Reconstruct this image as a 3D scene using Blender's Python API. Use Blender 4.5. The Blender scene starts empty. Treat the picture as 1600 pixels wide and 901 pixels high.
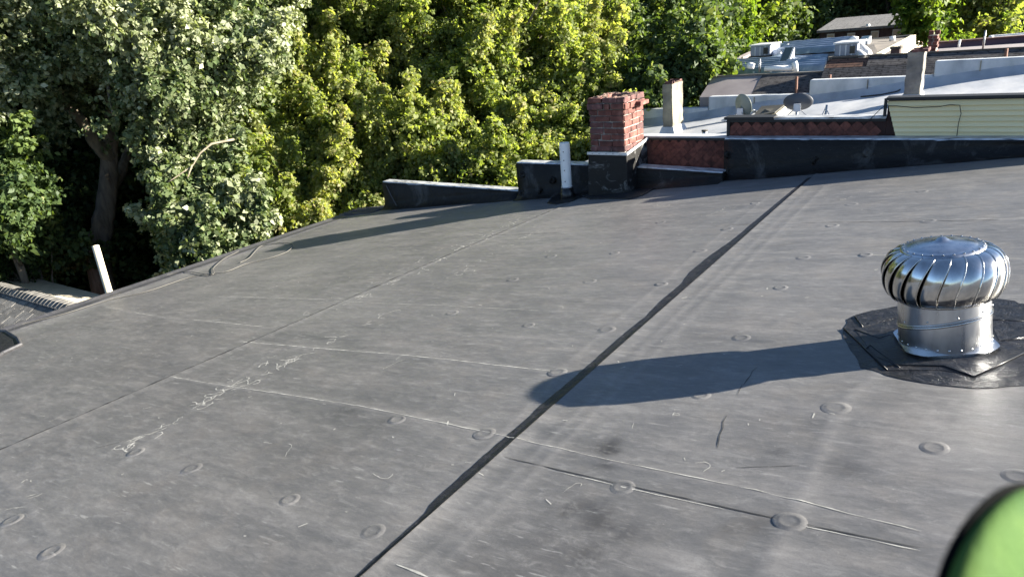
import bpy, math, random
import numpy as np
from mathutils import Vector, Matrix, Euler

SC = bpy.context.scene
COL = SC.collection
rng = np.random.default_rng(7)
random.seed(7)

# ---------------------------------------------------------------- camera
# the camera stands at the origin, on the high side of the roof; X runs up the roof slope, Y along the street
F, CX, CY = 1090.0, 800.0, 450.5
yaw, pitch, roll = -0.63275, -0.34956, -0.0935
fwd = Vector((math.cos(pitch)*math.sin(yaw), math.cos(pitch)*math.cos(yaw), math.sin(pitch)))
rgt = fwd.cross(Vector((0, 0, 1))).normalized()
up = rgt.cross(fwd)
r2 = math.cos(roll)*rgt + math.sin(roll)*up
u2 = -math.sin(roll)*rgt + math.cos(roll)*up
cam = bpy.data.cameras.new('camera')
cam.sensor_width = 36.0
cam.lens = 36.0*F/1600.0
cam.clip_start = 0.05
cam.clip_end = 2000
cam.dof.use_dof = True
cam.dof.focus_distance = 4.5
cam.dof.aperture_fstop = 7.0
camo = bpy.data.objects.new('camera', cam)
COL.objects.link(camo)
camo.matrix_world = Matrix(((r2.x, u2.x, -fwd.x, 0), (r2.y, u2.y, -fwd.y, 0), (r2.z, u2.z, -fwd.z, 0), (0, 0, 0, 1)))
SC.camera = camo

# ---------------------------------------------------------------- light
AZ, EL = math.radians(29.5), math.radians(20.5)      # direction of the sun from +X towards +Y, and its height
sunv = Vector((math.cos(EL)*math.cos(AZ), math.cos(EL)*math.sin(AZ), math.sin(EL)))
W = bpy.data.worlds.new('World'); SC.world = W; W.use_nodes = True
nt = W.node_tree
sky = nt.nodes.new('ShaderNodeTexSky'); sky.sky_type = 'NISHITA'; sky.sun_disc = False
sky.sun_elevation = EL; sky.sun_rotation = math.pi/2 - AZ; sky.air_density = .8; sky.dust_density = .3; sky.ozone_density = 2.5
bg = nt.nodes['Background']; bg.inputs['Strength'].default_value = 0.05
nt.links.new(sky.outputs[0], bg.inputs['Color'])
sl = bpy.data.lights.new('sun', 'SUN'); sl.energy = 5.0; sl.angle = math.radians(0.5); sl.color = (1.0, 0.93, 0.80)
so = bpy.data.objects.new('sun', sl); COL.objects.link(so)
so.rotation_euler = (-sunv).to_track_quat('-Z', 'Y').to_euler()
so.location = sunv*60
SC.view_settings.view_transform = 'Standard'
SC.view_settings.look = 'None'
SC.view_settings.exposure = 2.3
SC.view_settings.gamma = 1.0

# ---------------------------------------------------------------- survey: points of the place
S, C0 = 0.1228, -1.28          # our roof: z = C0 + S x
C1 = -1.17                     # the silver roof next door
def ray(u, v):
    d = r2*((u-CX)/F) - u2*((v-CY)/F) + fwd
    return d
def roofz(x): return C0 + S*x
def onroof(u, v, off=0.0):
    d = ray(u, v); t = (C0+off)/(d.z - S*d.x); return d*t
def onsilver(u, v):
    d = ray(u, v); t = C1/(d.z - S*d.x); return d*t
def atY(u, v, y): d = ray(u, v); return d*(y/d.y)
def atX(u, v, x): d = ray(u, v); return d*(x/d.x)
def atZ(u, v, z): d = ray(u, v); return d*(z/d.z)
def px(p): p = Vector(p); k = F/p.dot(fwd); return (CX+k*p.dot(r2), CY-k*p.dot(u2))
def atD(u, v, D): return ray(u, v).normalized()*D
K2 = -1.15 + .117*2.75 - .063*13.5
def z2(x, y): return -1.15 + .117*(x+2.75) + .063*(y-13.5)
def on2(u, v):
    d = ray(u, v); return d*(K2/(d.z - .117*d.x - .063*d.y))

# ---------------------------------------------------------------- materials
def mat(name, color=(.5, .5, .5), rough=.6, metal=0.0, spec=.5):
    m = bpy.data.materials.new(name); m.use_nodes = True
    b = m.node_tree.nodes['Principled BSDF']
    b.inputs['Base Color'].default_value = (*color, 1)
    b.inputs['Roughness'].default_value = rough
    b.inputs['Metallic'].default_value = metal
    b.inputs['Specular IOR Level'].default_value = spec
    return m
class N:
    """small node-tree helper"""
    def __init__(s, m): s.m = m; s.t = m.node_tree; s.b = s.t.nodes['Principled BSDF']
    def new(s, t, **kw):
        n = s.t.nodes.new(t)
        for k, v in kw.items(): setattr(n, k, v)
        return n
    def link(s, a, b): s.t.links.new(a, b)
    def pos(s, scale=(1, 1, 1), rot=(0, 0, 0)):
        g = s.new('ShaderNodeNewGeometry'); mp = s.new('ShaderNodeMapping')
        mp.inputs['Scale'].default_value = scale; mp.inputs['Rotation'].default_value = rot
        s.link(g.outputs['Position'], mp.inputs['Vector']); return mp.outputs[0]
    def noise(s, vec, scale, detail=4, rough=.55, dist=0):
        n = s.new('ShaderNodeTexNoise'); n.inputs['Scale'].default_value = scale
        n.inputs['Detail'].default_value = detail; n.inputs['Roughness'].default_value = rough
        n.inputs['Distortion'].default_value = dist
        s.link(vec, n.inputs['Vector']); return n.outputs['Fac']
    def ramp(s, fac, stops):
        r = s.new('ShaderNodeValToRGB'); e = r.color_ramp.elements
        while len(e) > 1: e.remove(e[-1])
        for i, (p, c) in enumerate(stops):
            x = e[0] if i == 0 else e.new(p)
            x.position = p; x.color = (*c, 1) if isinstance(c, tuple) else (c, c, c, 1)
        s.link(fac, r.inputs['Fac']); return r.outputs['Color']
    def mix(s, fac, a, b, mode='MIX'):
        n = s.new('ShaderNodeMix', data_type='RGBA', blend_type=mode)
        for sock, v in ((n.inputs[0], fac), (n.inputs[6], a), (n.inputs[7], b)):
            if isinstance(v, (int, float)): sock.default_value = v
            elif isinstance(v, tuple): sock.default_value = (*v, 1)
            else: s.link(v, sock)
        return n.outputs[2]
    def math(s, op, a, b=0.0):
        n = s.new('ShaderNodeMath', operation=op)
        for sock, v in ((n.inputs[0], a), (n.inputs[1], b)):
            if isinstance(v, (int, float)): sock.default_value = v
            else: s.link(v, sock)
        return n.outputs[0]
    def bump(s, h, strength=.3, dist=.01, normal=None):
        n = s.new('ShaderNodeBump'); n.inputs['Strength'].default_value = strength; n.inputs['Distance'].default_value = dist
        s.link(h, n.inputs['Height'])
        if normal: s.link(normal, n.inputs['Normal'])
        return n.outputs[0]
    def attr(s, name):
        n = s.new('ShaderNodeAttribute'); n.attribute_name = name; return n.outputs['Fac']
    def objrand(s): return s.new('ShaderNodeObjectInfo').outputs['Random']
    def set(s, color=None, rough=None, normal=None, metal=None):
        for k, v in (('Base Color', color), ('Roughness', rough), ('Normal', normal), ('Metallic', metal)):
            if v is not None: s.link(v, s.b.inputs[k])

def noisy(name, stops, scale=6, rough=(.55, .8), bump=.25, bdist=.004, bscale=None, stretch=(1, 1, 1), metal=0, spec=.5, objvar=0, detail=6):
    m = mat(name, metal=metal, spec=spec); n = N(m)
    p = n.pos(stretch)
    f = n.noise(p, scale, detail)
    c = n.ramp(f, stops)
    if objvar:
        r = n.objrand()
        k = n.math('ADD', n.math('MULTIPLY', r, objvar*2), 1-objvar)
        c = n.mix(1.0, c, n.ramp(k, [(0, 0.0), (1, 1.0)]), 'MULTIPLY') if False else n.mix(1.0, c, _gray(n, k), 'MULTIPLY')
    n.set(color=c)
    rr = n.math('ADD', n.math('MULTIPLY', n.noise(p, scale*2.3, 3), rough[1]-rough[0]), rough[0])
    n.set(rough=rr)
    if bump: n.set(normal=n.bump(n.noise(p, bscale or scale*8, 5), bump, bdist))
    return m
def _gray(n, v):
    c = n.new('ShaderNodeCombineColor')
    for i in range(3): n.link(v, c.inputs[i])
    return c.outputs[0]

def make_membrane(name, base=1.0, tint=(1, 1, 1), dusty=1.0, smudge=True):
    m = mat(name, spec=.7); n = N(m)
    p = n.pos(); pa = n.pos((.14, 1.0, 1.0), (0, 0, math.radians(-52)))
    big = n.noise(p, .75, 5, .6)
    mid = n.noise(p, 4.0, 6, .62, .6)
    streak = n.noise(pa, 9.0, 6, .62, .25)
    fine = n.noise(n.pos((.4, 1, 1), (0, 0, .2)), 60, 7, .78)
    g = lambda v: (v*base*tint[0], v*base*tint[1], v*base*tint[2])
    col = n.ramp(big, [(.30, g(.115)), (.5, g(.132)), (.68, g(.155))])
    col = n.mix(n.ramp(mid, [(.50, 0.0), (.76, .45*dusty)]), col, (.185*base, .168*base, .148*base))
    col = n.mix(n.ramp(streak, [(.48, 0.0), (.72, .55*dusty)]), col, (.235*base, .228*base, .22*base))
    col = n.mix(n.ramp(streak, [(.26, .5), (.42, 0.0)]), col, (.052*base, .054*base, .058*base))
    col = n.mix(n.ramp(fine, [(.3, .38), (.55, 0.0)]), col, (.055*base, .056*base, .06*base))
    spk = n.noise(p, 120, 2, .5)
    col = n.mix(n.ramp(spk, [(.735, 0.0), (.78, .6)]), col, (.40, .39, .36))
    if smudge:
        s = n.attr('smudge')      # dirt marks: above .5 pale dust, below .5 dark wet-looking stains
        br = n.noise(p, 13, 5, .7, .5)
        dk = n.math('MULTIPLY', n.ramp(s, [(0.0, 1.0), (.5, 0.0)]), n.ramp(br, [(.35, .35), (.55, 1.0)]))
        lt = n.math('MULTIPLY', n.ramp(s, [(.5, 0.0), (1.0, 1.0)]), n.ramp(br, [(.3, .3), (.6, 1.0)]))
        col = n.mix(dk, col, (.030, .028, .027))
        col = n.mix(lt, col, (.26, .255, .25))
    col = n.mix(1.0, col, (.90, .88, .865), 'MULTIPLY')
    gr = n.noise(n.pos((.30, 1, 1), (0, 0, math.radians(-30))), 30, 9, .78, .5)
    col = n.mix(n.ramp(gr, [(.34, .38), (.5, 0.0)]), col, (.060*base, .060*base, .062*base))
    col = n.mix(n.ramp(gr, [(.52, 0.0), (.74, .5)]), col, (.30*base, .295*base, .285*base))
    for an_, sc_, th_ in ((-20, 42, .66), (-62, 36, .67), (30, 30, .69)):      # fine scuffs in several directions
        sx = n.noise(n.pos((.05, 1, 1), (0, 0, math.radians(an_))), sc_, 3, .6, .15)
        msk = n.math('MULTIPLY', n.ramp(sx, [(th_, 0.0), (th_+.05, .5)]), n.ramp(n.noise(p, 1.7, 3), [(.42, 0.0), (.6, 1.0)]))
        col = n.mix(msk, col, (.34*base, .335*base, .32*base))
    g2 = n.noise(p, 260, 2, .6)
    col = n.mix(n.ramp(g2, [(.36, .22), (.5, 0.0)]), col, (.055*base, .055*base, .056*base))
    n.set(color=col)
    n.set(rough=n.math('ADD', n.math('MULTIPLY', mid, .30), .34))
    b1 = n.bump(gr, .35, .004)
    b2 = n.bump(n.noise(p, 2.6, 2, .45, .4), .35, .014, b1)
    b3 = n.bump(streak, .25, .006, b2)
    n.set(normal=b3)
    return m
M = {}
M['membrane'] = make_membrane('membrane')
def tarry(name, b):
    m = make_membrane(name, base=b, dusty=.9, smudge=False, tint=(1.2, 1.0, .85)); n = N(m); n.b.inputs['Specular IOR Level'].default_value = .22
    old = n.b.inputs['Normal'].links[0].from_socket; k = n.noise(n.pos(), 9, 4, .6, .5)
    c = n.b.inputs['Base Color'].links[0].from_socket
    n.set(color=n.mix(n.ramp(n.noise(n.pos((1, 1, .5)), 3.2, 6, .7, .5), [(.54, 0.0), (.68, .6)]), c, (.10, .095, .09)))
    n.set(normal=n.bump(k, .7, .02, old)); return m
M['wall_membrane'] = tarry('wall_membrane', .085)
M['eave_flashing'] = make_membrane('eave_flashing', base=.45, tint=(.95, .96, 1.1), dusty=.6, smudge=False)

def primer():
    m = mat('black_primer', spec=.5); n = N(m); p = n.pos()
    a = n.noise(p, 30, 6, .7, .6)
    n.set(color=n.ramp(a, [(.35, (.008, .008, .010)), (.58, (.018, .018, .021)), (.72, (.06, .058, .06))]))
    n.set(rough=n.math('ADD', n.math('MULTIPLY', a, .45), .16))
    n.set(normal=n.bump(n.noise(p, 14, 6, .7, .6), .8, .014)); return m
M['primer'] = primer()
M['sealant'] = mat('black_sealant', (.010, .010, .011), .32)
M['chalk_and_glint'] = noisy('chalk_glint_tone', [(.3, (.28, .275, .25)), (.6, (.46, .45, .41))], 40, bump=0)
M['ridge_dust'] = noisy('ridge_dust', [(.3, (.15, .147, .14)), (.6, (.22, .215, .205))], 14, bump=0)
M['seam_dark'] = noisy('seam_dark', [(.3, (.018, .018, .019)), (.7, (.05, .05, .05))], 20, bump=0)
M['term_bar'] = noisy('termination_bar', [(.3, (.55, .55, .55)), (.7, (.72, .72, .72))], 12, (.35, .5), .1, metal=.2)
M['coping'] = noisy('silver_coping', [(.34, (.10, .10, .10)), (.46, (.42, .43, .45)), (.66, (.66, .67, .68))], 9, (.3, .55), .3, stretch=(1, 4, 4), metal=.35)
M['pvc'] = noisy('white_pvc', [(.3, (.76, .76, .74)), (.7, (.86, .86, .84))], 9, (.3, .45), .05)
M['brick'] = noisy('red_brick', [(.25, (.045, .020, .017)), (.48, (.125, .042, .032)), (.72, (.25, .105, .080))], 11, (.75, .95), .7, .006, objvar=.35)
M['old_brick'] = noisy('sooty_brick', [(.25, (.045, .028, .03)), (.55, (.12, .05, .045)), (.75, (.26, .15, .13))], 18, (.75, .95), .7, .006, objvar=.3)
M['mortar'] = noisy('mortar', [(.3, (.14, .12, .11)), (.6, (.36, .33, .30))], 25, (.85, .95), .7, .008)
M['mortar_dark'] = noisy('crown_mortar', [(.3, (.07, .045, .036)), (.6, (.20, .13, .10))], 25, (.85, .95), .9, .012)
M['silver'] = noisy('aluminium_coating', [(.28, (.26, .28, .30)), (.5, (.42, .43, .45)), (.7, (.54, .54, .54))], 2.2, (.45, .65), .35, .01, 9, stretch=(1.0, .35, 1), metal=.25)
M['silver_wall'] = noisy('coated_parapet', [(.28, (.30, .32, .34)), (.5, (.45, .47, .49)), (.7, (.58, .59, .60))], 3.5, (.5, .7), .35, .01, 12, stretch=(1, 1, .5), metal=.15)
M['stucco'] = noisy('chimney_render', [(.25, (.08, .075, .06)), (.5, (.20, .18, .135)), (.75, (.34, .30, .21))], 5, (.8, .95), .8, .012, 30)
M['stucco_grey'] = noisy('grey_render', [(.25, (.075, .070, .066)), (.5, (.17, .155, .14)), (.75, (.36, .33, .27))], 4, (.8, .95), .8, .012, 30)
M['red_siding'] = noisy('red_asphalt_siding', [(.3, (.075, .026, .020)), (.7, (.18, .062, .042))], 22, (.8, .95), .6, .004, 120, objvar=.32)
M['red_siding_back'] = mat('red_siding_back', (.035, .015, .012), .9)
M['yellow_siding'] = noisy('yellow_clapboard', [(.3, (.78, .65, .36)), (.7, (.86, .73, .43))], 3, (.5, .65), .12, stretch=(.3, 1, 4), objvar=.05)
M['black_trim'] = mat('black_trim', (.012, .012, .013), .55)
M['white_metal'] = noisy('pale_metal', [(.3, (.40, .41, .43)), (.7, (.62, .63, .64))], 8, (.4, .6), .1, metal=.3)
M['dish_grey'] = noisy('dish_grey', [(.3, (.17, .19, .165)), (.7, (.22, .24, .20))], 6, (.4, .55), 0)
M['dish_shaded'] = noisy('dish_shaded_grey', [(.3, (.045, .05, .06)), (.7, (.07, .075, .085))], 6, (.4, .55), 0)  # shade on the back of the oval dish, put into its colour
M['hatch_black'] = noisy('hatch_felt', [(.3, (.03, .028, .024)), (.7, (.07, .065, .05))], 10, (.7, .9), .3)
M['cream'] = noisy('cream_paint', [(.3, (.55, .50, .36)), (.7, (.70, .64, .47))], 5, (.6, .8), .2)
M['rust'] = mat('rusty_pipe', (.16, .075, .05), .8)
M['steel'] = mat('grey_steel', (.32, .33, .35), .4, .7)
M['unit_blue'] = noisy('unit_grey', [(.3, (.20, .22, .26)), (.7, (.30, .32, .37))], 4, (.5, .7), .1)
M['skylight'] = mat('skylight_glass', (.03, .05, .055), .15)
M['dark_felt'] = noisy('grey_roof_felt', [(.3, (.10, .09, .08)), (.7, (.21, .185, .16))], 2.5, (.8, .95), .3)
M['mauve_felt'] = noisy('mauve_roof_felt', [(.3, (.19, .165, .165)), (.7, (.27, .24, .235))], 2.5, (.7, .9), .2)
M['purple_wall'] = noisy('maroon_cladding', [(.3, (.06, .035, .055)), (.7, (.10, .055, .08))], 3, (.6, .8), .1)
M['house_brick'] = noisy('brown_brick_wall', [(.3, (.035, .022, .022)), (.7, (.075, .05, .046))], 9, (.8, .95), .4)
M['curtain'] = noisy('drawn_curtain', [(.3, (.36, .27, .19)), (.7, (.48, .38, .28))], 12, (.6, .8), .1)
M['pale_frame'] = mat('window_frame', (.55, .52, .46), .6)
M['wire'] = mat('rope', (.10, .095, .085), .8)
M['black_wire'] = mat('black_cable', (.012, .012, .013), .5)
M['concrete'] = noisy('rowhouse_wall', [(.3, (.15, .08, .06)), (.7, (.24, .13, .10))], 6, (.8, .95), .3)
M['plate'] = M['wall_membrane']

def shingle_mat(name, c1, c2, w=.3, h=.11, rowaxis='y'):
    m = mat(name, rough=.92, spec=.3); n = N(m)
    tc = n.new('ShaderNodeTexCoord')
    br = n.new('ShaderNodeTexBrick'); br.offset = .5
    br.inputs['Color1'].default_value = (*c1, 1); br.inputs['Color2'].default_value = (*c2, 1)
    br.inputs['Mortar'].default_value = (c1[0]*.25, c1[1]*.25, c1[2]*.25, 1)
    br.inputs['Scale'].default_value = 1; br.inputs['Mortar Size'].default_value = .012
    br.inputs['Brick Width'].default_value = w; br.inputs['Row Height'].default_value = h
    n.link(tc.outputs['UV'], br.inputs['Vector'])
    no = n.noise(n.pos(), 14, 5)
    c = n.mix(n.ramp(no, [(.35, 0.0), (.7, .6)]), br.outputs['Color'], (c2[0]*1.6, c2[1]*1.55, c2[2]*1.5))
    n.set(color=c, normal=n.bump(br.outputs['Fac'], -.8, .012)); return m
M['shingle_dark'] = shingle_mat('charcoal_shingle', (.040, .038, .042), (.085, .08, .08), .20, .045)
M['shingle_brown'] = shingle_mat('brown_shingle', (.075, .04, .03), (.12, .065, .045), .28, .05)
M['shingle_grey'] = shingle_mat('grey_shingle', (.10, .10, .105), (.15, .15, .155), .5, .13)
M['low_shingle'] = noisy('weathered_shingle', [(.3, (.09, .088, .085)), (.7, (.22, .21, .195))], 9, (.85, .95), .5, .005, 60, objvar=.25)
M['low_sunlit_tan'] = noisy('sunlit_tan', [(.3, (.40, .36, .28)), (.7, (.55, .50, .40))], 9, (.85, .95), .5, .005, 60)  # sunlight on the low roof's far slope, put into this pale tan

def ribbed_mat():
    m = noisy('ribbed_coating', [(.3, (.16, .22, .32)), (.6, (.26, .33, .44)), (.75, (.50, .55, .60))], 3.5, (.35, .6), .3, metal=.25)
    return m
M['ribbed'] = ribbed_mat()

def steel_shiny():
    m = mat('galvanised_steel', (.60, .60, .60), .14, 1.0); n = N(m); p = n.pos((1, 1, .25))
    a = n.noise(p, 30, 4)
    n.set(color=n.ramp(a, [(.3, (.50, .49, .47)), (.7, (.68, .665, .64))]))
    n.set(rough=n.math('ADD', n.math('MULTIPLY', a, .2), .07))
    n.set(normal=n.bump(n.noise(n.pos(), 7, 3), .14, .01)); return m
M['chrome'] = steel_shiny()
def steel_dull():
    m = mat('spun_aluminium', (.58, .59, .60), .3, 1.0); n = N(m); p = n.pos((1, 1, .15))
    a = n.noise(p, 22, 5)
    n.set(color=n.ramp(a, [(.3, (.42, .43, .45)), (.7, (.62, .63, .65))]))
    n.set(rough=n.math('ADD', n.math('MULTIPLY', a, .25), .17))
    n.set(normal=n.bump(n.noise(n.pos(), 9, 3), .16, .008)); return m
M['neck'] = steel_dull()

def leaf_mat(name, stops, trans=.6, rough=.42, tcol=None):
    m = bpy.data.materials.new(name); m.use_nodes = True
    n = N(m); b = n.b; rough += .16
    a = n.attr('var')
    col = n.ramp(a, stops)
    n.set(color=col); b.inputs['Roughness'].default_value = rough
    b.inputs['Specular IOR Level'].default_value = .35
    tr = n.new('ShaderNodeBsdfTranslucent')
    n.link(n.mix(1.0, col, tcol or (1.5, 1.55, .55), 'MULTIPLY'), tr.inputs['Color'])
    mx = n.new('ShaderNodeMixShader'); mx.inputs[0].default_value = trans
    n.link(b.outputs[0], mx.inputs[1]); n.link(tr.outputs[0], mx.inputs[2])
    n.link(mx.outputs[0], n.t.nodes['Material Output'].inputs['Surface'])
    return m
M['leaf_yellow'] = leaf_mat('pear_leaves', [(0, (.050, .090, .026)), (.28, (.105, .155, .042)), (.55, (.19, .23, .072)), (.85, (.31, .335, .14)), (1, (.38, .34, .18))])
M['leaf_silver'] = leaf_mat('silver_maple_leaves', [(0, (.045, .075, .026)), (.35, (.095, .135, .055)), (.62, (.19, .22, .11)), (1, (.42, .44, .31))], .35, .36, (1.2, 1.3, .6))
M['leaf_mid'] = leaf_mat('broad_leaves', [(0, (.024, .050, .018)), (.5, (.070, .108, .036)), (.85, (.13, .18, .045)), (1, (.24, .26, .10))], .38)
M['leaf_dark'] = leaf_mat('forest_leaves', [(0, (.018, .040, .014)), (.5, (.042, .078, .024)), (.9, (.075, .115, .034)), (1, (.12, .15, .05))], .3)
M['leaf_lime'] = leaf_mat('lime_leaves', [(0, (.04, .085, .016)), (.5, (.10, .165, .026)), (1, (.21, .26, .05))], .5)
M['bark'] = noisy('bark', [(.3, (.075, .060, .044)), (.7, (.26, .21, .155))], 8, (.85, .95), 1.0, .03, 14, stretch=(1, 1, .22))
M['bark_pale'] = noisy('pale_bark', [(.3, (.10, .085, .06)), (.7, (.28, .24, .17))], 8, (.85, .95), .8, .02, 14, stretch=(1, 1, .3))
M['soil'] = noisy('leaf_litter', [(.3, (.014, .012, .008)), (.6, (.030, .028, .014)), (.8, (.04, .05, .018))], .8, (.9, 1), .8, .1, 3)
M['glove_green'] = noisy('green_knit', [(.36, (.035, .085, .018)), (.5, (.060, .120, .024)), (.66, (.11, .145, .022))], 16, (.75, .9), .4, .002, 400, spec=.2)
M['glove_black'] = mat('black_coating', (.004, .0045, .0045), .95, spec=.05)

# ---------------------------------------------------------------- mesh helpers
class MB:
    def __init__(s): s.v = []; s.f = []; s.uv = []
    def add(s, verts, faces):
        o = len(s.v); s.v += [tuple(map(float, p)) for p in verts]; s.f += [tuple(i+o for i in f) for f in faces]; return s
    def box(s, c, d, rot=None):
        c = Vector(c); h = Vector(d)/2
        vs = [Vector((x*h.x, y*h.y, z*h.z)) for z in (-1, 1) for y in (-1, 1) for x in (-1, 1)]
        if rot is not None: vs = [rot @ v for v in vs]
        return s.add([v+c for v in vs], [(0, 2, 3, 1), (4, 5, 7, 6), (0, 1, 5, 4), (2, 6, 7, 3), (0, 4, 6, 2), (1, 3, 7, 5)])
    def hexa(s, lo, hi):
        """lo and hi: 4 points each, counter-clockwise from above"""
        return s.add(list(lo)+list(hi), [(3, 2, 1, 0), (4, 5, 6, 7)]+[(i, (i+1) % 4, (i+1) % 4+4, i+4) for i in range(4)])
    def prism(s, pts, dz):
        n = len(pts); dz = Vector(dz)
        return s.add(list(pts)+[Vector(p)+dz for p in pts], [tuple(range(n-1, -1, -1)), tuple(range(n, 2*n))]+[(i, (i+1) % n, (i+1) % n+n, i+n) for i in range(n)])
    def tube(s, pts, r, k=8, cap=True):
        pts = [Vector(p) for p in pts]; n = len(pts)
        rs = r if isinstance(r, (list, tuple)) else [r]*n
        vs = []; prev = None
        for i, p in enumerate(pts):
            t = (pts[min(i+1, n-1)]-pts[max(i-1, 0)]).normalized()
            a = Vector((0, 0, 1)) if abs(t.z) < .9 else Vector((1, 0, 0))
            if prev is not None: a = prev
            e1 = (a - t*a.dot(t)).normalized(); prev = e1; e2 = t.cross(e1)
            for j in range(k):
                th = 2*math.pi*j/k; vs.append(p+(e1*math.cos(th)+e2*math.sin(th))*rs[i])
        fs = [(i*k+j, i*k+(j+1) % k, (i+1)*k+(j+1) % k, (i+1)*k+j) for i in range(n-1) for j in range(k)]
        if cap: fs += [tuple(range(k-1, -1, -1)), tuple(range((n-1)*k, n*k))]
        return s.add(vs, fs)
    def lathe(s, prof, c=(0, 0, 0), k=48, shear=None):
        c = Vector(c); vs = []
        for r, z in prof:
            for j in range(k):
                th = 2*math.pi*j/k; vs.append(c+Vector((r*math.cos(th), r*math.sin(th), z)))
        n = len(prof)
        return s.add(vs, [(i*k+j, i*k+(j+1) % k, (i+1)*k+(j+1) % k, (i+1)*k+j) for i in range(n-1) for j in range(k)])
    def mesh(s, name, m, smooth=False, uv=None):
        me = bpy.data.meshes.new(name); me.from_pydata(s.v, [], s.f); me.materials.append(m)
        if smooth: me.polygons.foreach_set('use_smooth', [True]*len(me.polygons))
        if uv:
            l = me.uv_layers.new(name='UVMap')
            for lp in me.loops: l.data[lp.index].uv = uv(me.vertices[lp.vertex_index].co)
        me.update(); return me
    def build(s, name, m, parent=None, smooth=False, uv=None):
        return link(name, s.mesh(name, m, smooth, uv), parent)
def link(name, me, parent=None, loc=None):
    o = bpy.data.objects.new(name, me); COL.objects.link(o)
    if parent is not None:
        o.parent = parent
        o.matrix_parent_inverse = Matrix.Translation(-Vector(parent.location)) if me is not None else Matrix()
    if loc is not None: o.location = loc
    return o
def tag(o, label=None, cat=None, group=None, kind=None):
    if label: o['label'] = label
    if cat: o['category'] = cat
    if group: o['group'] = group
    if kind: o['kind'] = kind
    return o
def thing(name, loc, label, cat, group=None):
    o = bpy.data.objects.new(name, None); COL.objects.link(o); o.location = loc; o.empty_display_size = .2
    return tag(o, label, cat, group)
def bevel(o, w=.005, seg=2):
    b = o.modifiers.new('bevel', 'BEVEL'); b.width = w; b.segments = seg; b.limit_method = 'ANGLE'; return o

# ================================================================= THE GROUND
def terrain_z(x, y):
    a = np.maximum(0, (-x-16)*.30); b = np.maximum(0, (y-34)*.42)
    h = np.maximum(a, b) + .25*np.minimum(a, b)
    return -9.0 + np.minimum(h, 20) + .35*np.sin(x*.21)*np.cos(y*.17)
gx = np.concatenate([np.linspace(-900, -130, 12), np.linspace(-120, 60, 91), np.linspace(80, 900, 12)])
gy = np.concatenate([np.linspace(-900, -60, 12), np.linspace(-50, 150, 101), np.linspace(170, 900, 12)])
X, Y = np.meshgrid(gx, gy); Z = terrain_z(X, Y)
mb = MB(); mb.v = [tuple(p) for p in np.stack([X.ravel(), Y.ravel(), Z.ravel()], 1).tolist()]
nx = len(gx); mb.f = [(j*nx+i, j*nx+i+1, (j+1)*nx+i+1, (j+1)*nx+i) for j in range(len(gy)-1) for i in range(nx-1)]
tag(mb.build('ground', M['soil'], smooth=True), kind='structure')

# ================================================================= OUR ROOF
EAVE = -7.55; YE = 6.98
def seam_left(y): return -4.054 + .066*(y-.96)
roofE = thing('roof', (0, 0, -1.4), None, None); roofE['kind'] = 'structure'
# ridge lines telegraphing through the membrane (insulation board joints), in roof coordinates
def rp(u, v): p = onroof(u, v); return (p.x, p.y)
ridges = []
for pts, h in [([(265, 588), (560, 634), (760, 675), (950, 718), (1180, 765), (1440, 830), (1600, 872)], .004),
               ([(375, 533), (600, 552), (840, 578), (960, 592)], .003),
               ([(690, 880), (950, 625), (1120, 455), (1290, 292)], .004),
               ([(640, 901), (900, 650), (1090, 462), (1265, 297)], .0025),
               ([(870, 590), (720, 745), (580, 901)], .0025), ([(871, 582), (948, 516), (1094, 392), (1210, 300)], .002),
               ([(1306, 650), (1270, 740), (1234, 814), (1195, 901)], .005), ([(1310, 635), (1400, 560)], .003),
               ([(165, 480), (250, 495), (430, 513)], .003), ([(340, 463), (510, 468)], .002),
               ([(0, 742), (60, 800), (100, 870)], .003), ([(190, 690), (420, 790), (700, 901)], .003),
               ([(765, 368), (1190, 350), (1600, 342)], .002), ([(1160, 393), (1340, 398), (1600, 404)], .003),
               ([(430, 545), (180, 730)], .002), ([(1000, 860), (1100, 901)], .003)]:
    ridges.append(([rp(*q) for q in pts], h))
def segdist(PX, PY, pts):
    best = np.full(PX.shape, 1e9)
    for (ax, ay), (bx, by) in zip(pts[:-1], pts[1:]):
        dx, dy = bx-ax, by-ay; L = dx*dx+dy*dy+1e-9
        t = np.clip(((PX-ax)*dx+(PY-ay)*dy)/L, 0, 1)
        best = np.minimum(best, np.hypot(PX-ax-t*dx, PY-ay-t*dy))
    return best
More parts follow.
